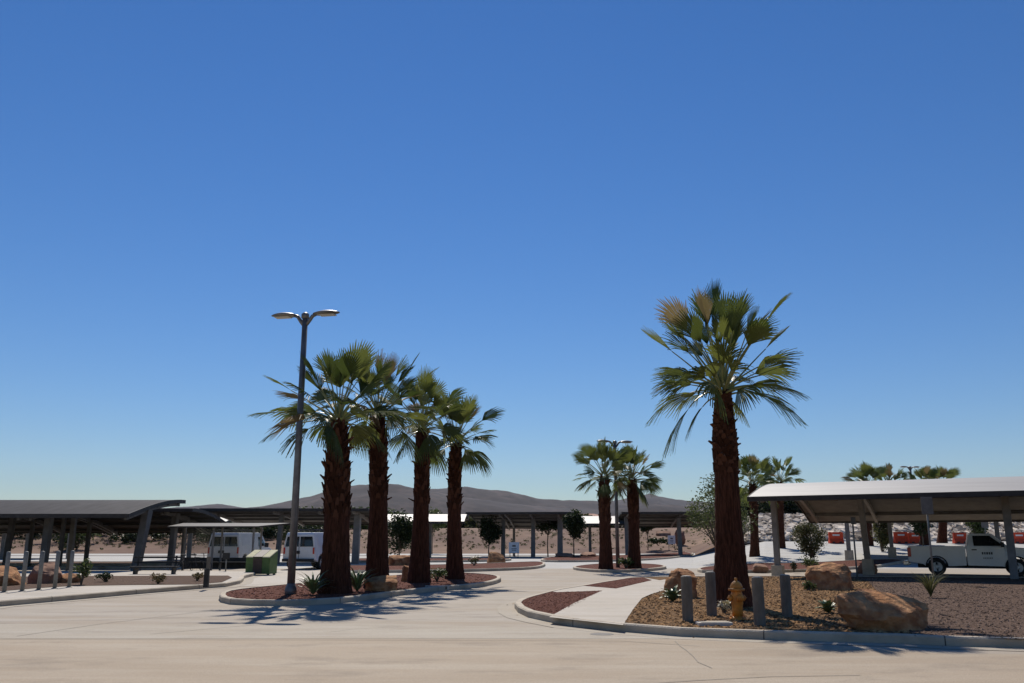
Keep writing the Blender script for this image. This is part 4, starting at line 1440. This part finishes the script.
for sg in (-1, 1):
    win([(1.66, 1.38), (1.64, 1.85), (2.36, 1.85), (2.86, 1.41), (2.86, 1.38)], sg, parent=cab)
    dr = win([(1.50, .58), (1.50, 1.34), (2.92, 1.34), (2.92, .85), (2.72, .58)], sg, 'door', 'truck', cab, .008)
    hb = MB()
    hb.box((1.66, sg * (W2 + .02), 1.2), (.22, .03, .05))
    hb.build('handle', M['black'], dr)
    if sg < 0:
        lb = MB()
        for k, wd in enumerate((.07, .06, .075, .06, .07)):
            lb.box((2.0 + k * .095, sg * (W2 + .011), 1.04), (wd, .004, .11))
        for k, wd in enumerate((.05, .045, .05, .04, .05, .045)):
            lb.box((2.03 + k * .07, sg * (W2 + .011), .82), (wd, .004, .045))
        lb.build('lettering', M['blur'], dr)
    mb_ = MB()
    mb_.box((2.86, sg * (W2 + .14), 1.44), (.13, .24, .24))
    mb_.build('mirror', M['black'], root, bevel=.03)
    tb = MB()
    tb.box((-1.17, sg * (W2 - .05), 1.08), (.16, .14, .44))
    tb.build('tail_light', M['redlens'], root, bevel=.015)
    ab = MB()
    for cx_ in (0, WB):
        pts = arch(cx_, .50, .42)
        pin = arch(cx_, .45, .42)
        for a, b, c_, d_ in zip(pts, pts[1:], pin[1:], pin):
            ab.prism([(x, sg * (W2 + .004), z) for x, z in (a, b, c_, d_)], [(x, sg * (W2 + .035), z) for x, z in (a, b, c_, d_)])
    ab.build('arch_trim', M['black'], root)
    hl = MB()
    hl.box((4.26, sg * .74, .92), (.2, .36, .22))
    hl.build('headlight', M['lens'], root, bevel=.02)
q = MB()
q.prism([(1.40, -.72, 1.42), (1.40, .72, 1.42), (1.455, .66, 1.74), (1.455, -.66, 1.74)], [(1.37, -.72, 1.42), (1.37, .72, 1.42), (1.43, .66, 1.74), (1.43, -.66, 1.74)])
q.build('rear_window', M['glass'], cab)
q = MB()
q.prism([(2.99, -.86, 1.38), (2.99, .86, 1.38), (2.56, .8, 1.80), (2.56, -.8, 1.80)], [(3.03, -.86, 1.40), (3.03, .86, 1.40), (2.60, .8, 1.82), (2.60, -.8, 1.82)])
q.build('windscreen', M['glass'], cab)
q = MB()
q.box((-1.36, 0, .56), (.22, 1.86, .2))
q.box((-1.25, -.6, .52), (.2, .1, .1))
q.build('rear_bumper', M['chrome'], root, bevel=.03)
q = MB()
q.box((4.42, 0, .55), (.2, 1.9, .24))
q.build('front_bumper', M['chrome'], root, bevel=.03)
q = MB()
q.box((1.6, 0, .44), (4.9, .9, .2))
q.build('chassis', M['black'], root)
for x in (0, WB):
    for sg in (-1, 1):
        wheel(root, x, sg * (W2 - .13), .40, .26)

# work van: x forward, rear face at x = 0
def make_van(label, loc, rz):
    root = thing('cargo_van', label, 'van', loc, rz, 'white work vans parked under the carport')
    W = .99
    L_, wb0, wb1, r = 5.4, .95, 4.4, .37
    pr = [(0, .52), (0, 1.1), (.06, 1.95), (.16, 2.08), (3.3, 2.10), (3.75, 2.02), (4.45, 1.28), (5.25, 1.08), (5.4, .9), (5.4, .48)] + arch_d(wb1, .45, .40) + arch_d(wb0, .45, .40) + [(.3, .46)]
    ins = lambda z: 0 if z < 1.1 else (z - 1.1) * .16
    q = MB()
    q.prism([(x, -W + ins(z), z) for x, z in pr], [(x, W - ins(z), z) for x, z in pr])
    body = q.build('body', M['white'], root, bevel=.035)
    back = lambda z: -.012 + (.06 * (z - 1.1) / .85 if z > 1.1 else 0)
    for sg in (-1, 1):
        q = MB()
        a, b = (.05, .86)
        pts = [(sg * a, 1.28), (sg * b, 1.28), (sg * (b - .1), 1.84), (sg * a, 1.84)]
        q.prism([(back(z) - .006, y, z) for y, z in pts], [(back(z) + .03, y, z) for y, z in pts])
        q.build('rear_window', M['glass'], body)
        q = MB()
        q.box((-.01, sg * .9, 1.05), (.05, .09, .36))
        q.build('tail_light', M['redlens'], root)
        q = MB()
        pts = [(.5, 1.32), (.5, 1.82), (1.6, 1.84), (1.6, 1.32)]
        for off in (0, 1.35):
            pp = [(x + off, z) for x, z in pts]
            if sg > 0 or off:
                continue
            q.prism([(x, sg * (W - ins(z) - .01), z) for x, z in pp], [(x, sg * (W - ins(z) + .008), z) for x, z in pp])
        if q.v:
            q.build('side_panel', M['white'], root)
        q = MB()
        pp = [(3.05, 1.26), (3.05, 1.84), (3.6, 1.84), (4.2, 1.3)]
        q.prism([(x, sg * (W - ins(z) - .01), z) for x, z in pp], [(x, sg * (W - ins(z) + .01), z) for x, z in pp])
        q.build('window', M['glass'], body)
        q = MB()
        q.box((3.95, sg * (W + .12), 1.35), (.12, .24, .28))
        q.build('mirror', M['black'], root, bevel=.03)
    q = MB()
    q.prism([(4.42, -.86, 1.33), (4.42, .86, 1.33), (3.82, .8, 1.96), (3.82, -.8, 1.96)], [(4.47, -.86, 1.35), (4.47, .86, 1.35), (3.86, .8, 1.98), (3.86, -.8, 1.98)])
    q.build('windscreen', M['glass'], body)
    MB().box((-.022, 0, 1.18), (.012, .02, 1.3)).build('door_gap', M['black'], body)
    MB().box((-.02, .12, .96), (.02, .36, .17)).build('number_plate', M['darkpanel'], root)
    MB().box((-.09, 0, .52), (.2, 1.9, .17)).build('rear_bumper', M['black'], root, bevel=.03)
    rk = MB()
    for x in (.5, 1.7, 2.9):
        rk.box((x, 0, 2.22), (.06, 1.5, .05))
        rk.box((x, -.72, 2.15), (.05, .05, .16))
        rk.box((x, .72, 2.15), (.05, .05, .16))
    for y in (-.6, .6):
        rk.box((1.7, y, 2.26), (2.8, .05, .04))
    rk.build('roof_rack', M['black'], root)
    for x in (wb0, wb1):
        for sg in (-1, 1):
            wheel(root, x, sg * (W - .12), r, .24, 'rim')
    return root
make_van('white van with tinted rear doors, half hidden behind the lamp post', at(298, 569.6), R(79))
make_van('white van with tinted rear doors, left, behind the bus shelter', at(222, 568.6), R(84))

# ------------------------------------------------------------------ THINGS: shelter, bin, bench, barriers
p = at(209, 571.8)
root = thing('bus_shelter', 'glazed bus shelter with a thin dark roof before the left van', 'bus shelter', p, R(-4))
x0, x1 = -2.0, 2.3
q = MB()
q.prism([(x0 - .3, -.4, 2.3), (x1 + .35, -.4, 2.3), (x1 + 1.5, 1.5, 2.5), (x0 - .3, 1.5, 2.5)], [(x0 - .3, -.4, 2.37), (x1 + .35, -.4, 2.37), (x1 + 1.5, 1.5, 2.57), (x0 - .3, 1.5, 2.57)])
q.build('roof', M['fascia'], root)
for x in (x0, 0.1, x1):
    for y in (0, 1.2):
        MB().beam((x, y, -.02), (x, y, 2.34 + .1 * y), .09, .09).build('post', M['steel'], root)
for a, b in ((x0, .1), (.1, x1)):
    g_ = MB().box(((a + b) / 2, 1.2, 1.5), (b - a - .14, .03, 1.5)).build('glass_panel', M['shelterglass'], root)
    MB().box(((a + b) / 2, 1.19, .42), (b - a - .14, .05, .6)).build('lower_panel', M['darkpanel'], root)
MB().box((.1, .9, .47), (3.2, .4, .05)).build('bench_seat', M['darkpanel'], root)

dp = at(261, 575)
root = thing('recycling_bin', 'green recycling container with pale sloped lids beside the vans', 'container', dp, R(-6))
bw, bd_, bh = .60, .5, .82
q = MB()
q.prism([(-bw, -bd_, .06), (bw, -bd_, .06), (bw, bd_, .06), (-bw, bd_, .06)], [(-bw, -bd_, bh), (bw, -bd_, bh), (bw, bd_, bh + .3), (-bw, bd_, bh + .3)])
q.build('body', M['green'], root, bevel=.02)
for xa, xb, m_ in ((-bw, -.24, 'binlid'), (-.24, .22, 'binfront'), (.22, bw, 'binlid')):
    q = MB()
    q.prism([(xa + .01, -bd_ - .03, bh + .005), (xb - .01, -bd_ - .03, bh + .005), (xb - .01, bd_, bh + .31), (xa + .01, bd_, bh + .31)],
            [(xa + .01, -bd_ - .03, bh + .05), (xb - .01, -bd_ - .03, bh + .05), (xb - .01, bd_, bh + .36), (xa + .01, bd_, bh + .36)])
    q.build('lid', M[m_], root)
MB().box((-.01, -bd_ - .012, .44), (.44, .02, .7)).build('front_panel', M['binfront'], root)
for x in (-.5, .5):
    for y in (-.4, .4):
        MB().box((x, y, .03), (.1, .1, .1)).build('foot', M['black'], root)

p = at(154, 577.5)
root = thing('bench', 'dark low metal bench in shade by the left carport end', 'bench', p, R(2))
MB().box((0, 0, .46), (2.1, .45, .07)).build('seat', M['darkpanel'], root, bevel=.01)
b_ = MB()
b_.box((0, .25, .88), (2.1, .05, .08))
b_.box((0, .24, .66), (2.1, .04, .08))
b_.build('backrest', M['darkpanel'], root)
for x in (-.85, .85):
    q = MB()
    q.box((x, 0, .2), (.08, .4, .46))
    q.box((x, .25, .6), (.07, .06, .7))
    q.build('leg', M['darkpanel'], root)
for k, (px, py) in enumerate(((186, 573.5), (196, 573))):
    p = at(px, py)
    root = thing('bicycle', ['dark bicycle leaning left of the bus shelter', 'dark bicycle against the bus shelter lower panel'][k], 'bicycle', p, R(10 - 20 * k), 'bicycles by the bus shelter')
    for x in (-.5, .5):
        q = MB()
        pts = [(x + .33 * math.cos(a * math.pi / 10), 0, .34 + .33 * math.sin(a * math.pi / 10)) for a in range(21)]
        q.tube(pts, .02, 6, False)
        for a in range(8):
            q.tube([(x, 0, .34), (x + .32 * math.cos(a * .785), 0, .34 + .32 * math.sin(a * .785))], .004, 4, False)
        q.build('wheel', M['tyre'], root)
    q = MB()
    q.tube([(-.5, 0, .34), (-.15, 0, .78), (.38, 0, .8), (-.02, 0, .32), (-.15, 0, .78)], .018, 6)
    q.tube([(-.5, 0, .34), (-.02, 0, .32)], .015, 6)
    q.tube([(.5, 0, .34), (.38, 0, .8), (.35, 0, .98)], .018, 6)
    q.build('frame', M['black'], root)
    MB().tube([(.33, -.26, 1.0), (.36, 0, .98), (.33, .26, 1.0)], .014, 6).build('handlebar', M['black'], root)
    MB().box((-.2, 0, .92), (.26, .13, .06)).build('saddle', M['black'], root, bevel=.02)

def barrier(label, px, w, h, Y):
    x = atY(px, 540, Y).x
    root = thing('traffic_barrier', label, 'barrier', (x, Y, G(x, Y)), 0, 'red plastic traffic barriers')
    q = MB()
    prof = [(-.3, 0), (.3, 0), (.28, .22), (.13, .42), (.1, h), (-.1, h), (-.13, .42), (-.28, .22)]
    q.prism([(-w / 2, y, z) for y, z in prof], [(w / 2, y, z) for y, z in prof])
    q.build('body', M['barrier'], root, bevel=.03)
    for s in (-1, 1):
        MB().box((s * w * .25, -.3, .1), (w * .2, .05, .12)).build('fork_slot', M['black'], root)
    MB().box((0, -.118, h * .74), (w * .5, .012, h * .14)).build('reflector', M['sign'], root)
    MB().lathe([(.07, h - .02), (.07, h + .04)], 10, (w * .3, 0, 0)).build('filler_cap', M['black'], root)
for lab, px, w, h in (('red plastic barrier right of the bushy tree, alone', 836, 1.25, .98), ('red plastic barrier left of a pair, behind the pickup tailgate', 901, 1.2, 1.0),
                      ('red plastic barrier right of a pair, behind the pickup bed', 915, 1.2, .92), ('red plastic barrier behind the pickup, near the cab', 960, 1.15, .95),
                      ('red plastic barrier cut off by the right picture edge', 1019, 1.3, .95)):
    barrier(lab, px, w, h, 80)

# wheel stops in the left lot
for k, px in enumerate((66, 92, 114, 150)):
    p = at(px, 569)
    root = thing('wheel_stop', 'low dark concrete wheel stop in the bays under the left carport', 'wheel stop', p, 0, 'wheel stops under the left carport')
    q = MB()
    pr_ = [(-.09, 0), (.09, 0), (.06, .13), (-.06, .13)]
    q.prism([(-.9, y, z) for y, z in pr_], [(.9, y, z) for y, z in pr_])
    q.build('block', M['kerb'], root, bevel=.01)
    for x in (-.6, .6):
        MB().lathe([(.025, .1), (.025, .145)], 8, (x, 0, 0)).build('anchor_pin', M['iron'], root)

# ------------------------------------------------------------------ THINGS: far houses
def house(label, px0, px1, Y, ytop, yeave, mwall, mroof, gable=True, seed=1, win=3):
    a, b = atY(px0, ytop, Y), atY(px1, yeave, Y)
    xm, w = (a.x + b.x) / 2, (b.x - a.x)
    gz_ = G(xm, Y) - .5
    root = thing('house', label, 'house', (xm, Y, gz_), 0)
    ze, zr = b.z - gz_, a.z - gz_
    d = 9.0
    MB().box((0, d / 2, ze / 2), (w * .94, d, ze)).build('wall', M[mwall], root)
    q = MB()
    ov = .5
    if gable:
        i = 0
        A_ = [(-w / 2 - ov, -ov, ze), (w / 2 + ov, -ov, ze), (w / 2 + ov, d + ov, ze), (-w / 2 - ov, d + ov, ze), (-w / 2 + 3, d / 2, zr), (w / 2 - 3, d / 2, zr)]
        q.v += A_
        q.f += [(0, 1, 5, 4), (1, 2, 5), (2, 3, 4, 5), (3, 0, 4), (3, 2, 1, 0)]
    else:
        q.box((0, d / 2, (ze + zr) / 2), (w + ov, d + ov, zr - ze))
    q.build('roof', M[mroof], root)
    for k in range(win):
        x = -w * .36 + w * .72 * k / max(1, win - 1)
        f_ = MB().box((x, -.03, ze * .6), (1.5, .08, 1.3)).build('window', M['sign'], root)
        MB().box((x, -.075, ze * .6), (1.25, .03, 1.05)).build('pane', M['glass'], f_)
    MB().box((w * .12, -.03, 1.3), (1.1, .06, 2.3)).build('door', M['darkpanel'], root)
    return root
house('tan house with red tile roof above the bright carport roof', 566, 607, 230, 513.2, 517.2, 'stucco', 'tileroof')
house('tan house with red tile roof between the pair of palm trunks', 611, 640, 240, 513.8, 517.5, 'stucco', 'tileroof', win=2)
house('house with pale red roof behind the white carport leftmost post', 783, 806, 190, 505.5, 510, 'stucco', 'tileroof', win=2)
house('low white building at the far left beyond the dirt band', -30, 36, 170, 530.5, 533, 'stucco_white', 'stucco_white', False, win=4)
house('small pale building far left with an orange tinted roof', 147, 170, 170, 533, 535.5, 'stucco', 'tileroof', win=2)
house('small white building far left, seen between carport posts', 48, 84, 180, 529.5, 532, 'stucco_white', 'stucco_white', False, win=2)

# ------------------------------------------------------------------ HAZE: thin desert air over the whole view
hm = bpy.data.materials.new('desert_air')
hm.use_nodes = True
hn = hm.node_tree
hn.nodes.remove(hn.nodes["Principled BSDF"])
pv = hn.nodes.new("ShaderNodeVolumePrincipled")
pv.inputs['Color'].default_value = (.78, .85, .97, 1)
pv.inputs['Density'].default_value = 0.000028
hn.links.new(pv.outputs[0], hn.nodes["Material Output"].inputs['Volume'])
hz = MB().box((0, 3500, 245), (16000, 7400, 520)).build('haze', hm)
hz['kind'] = 'stuff'
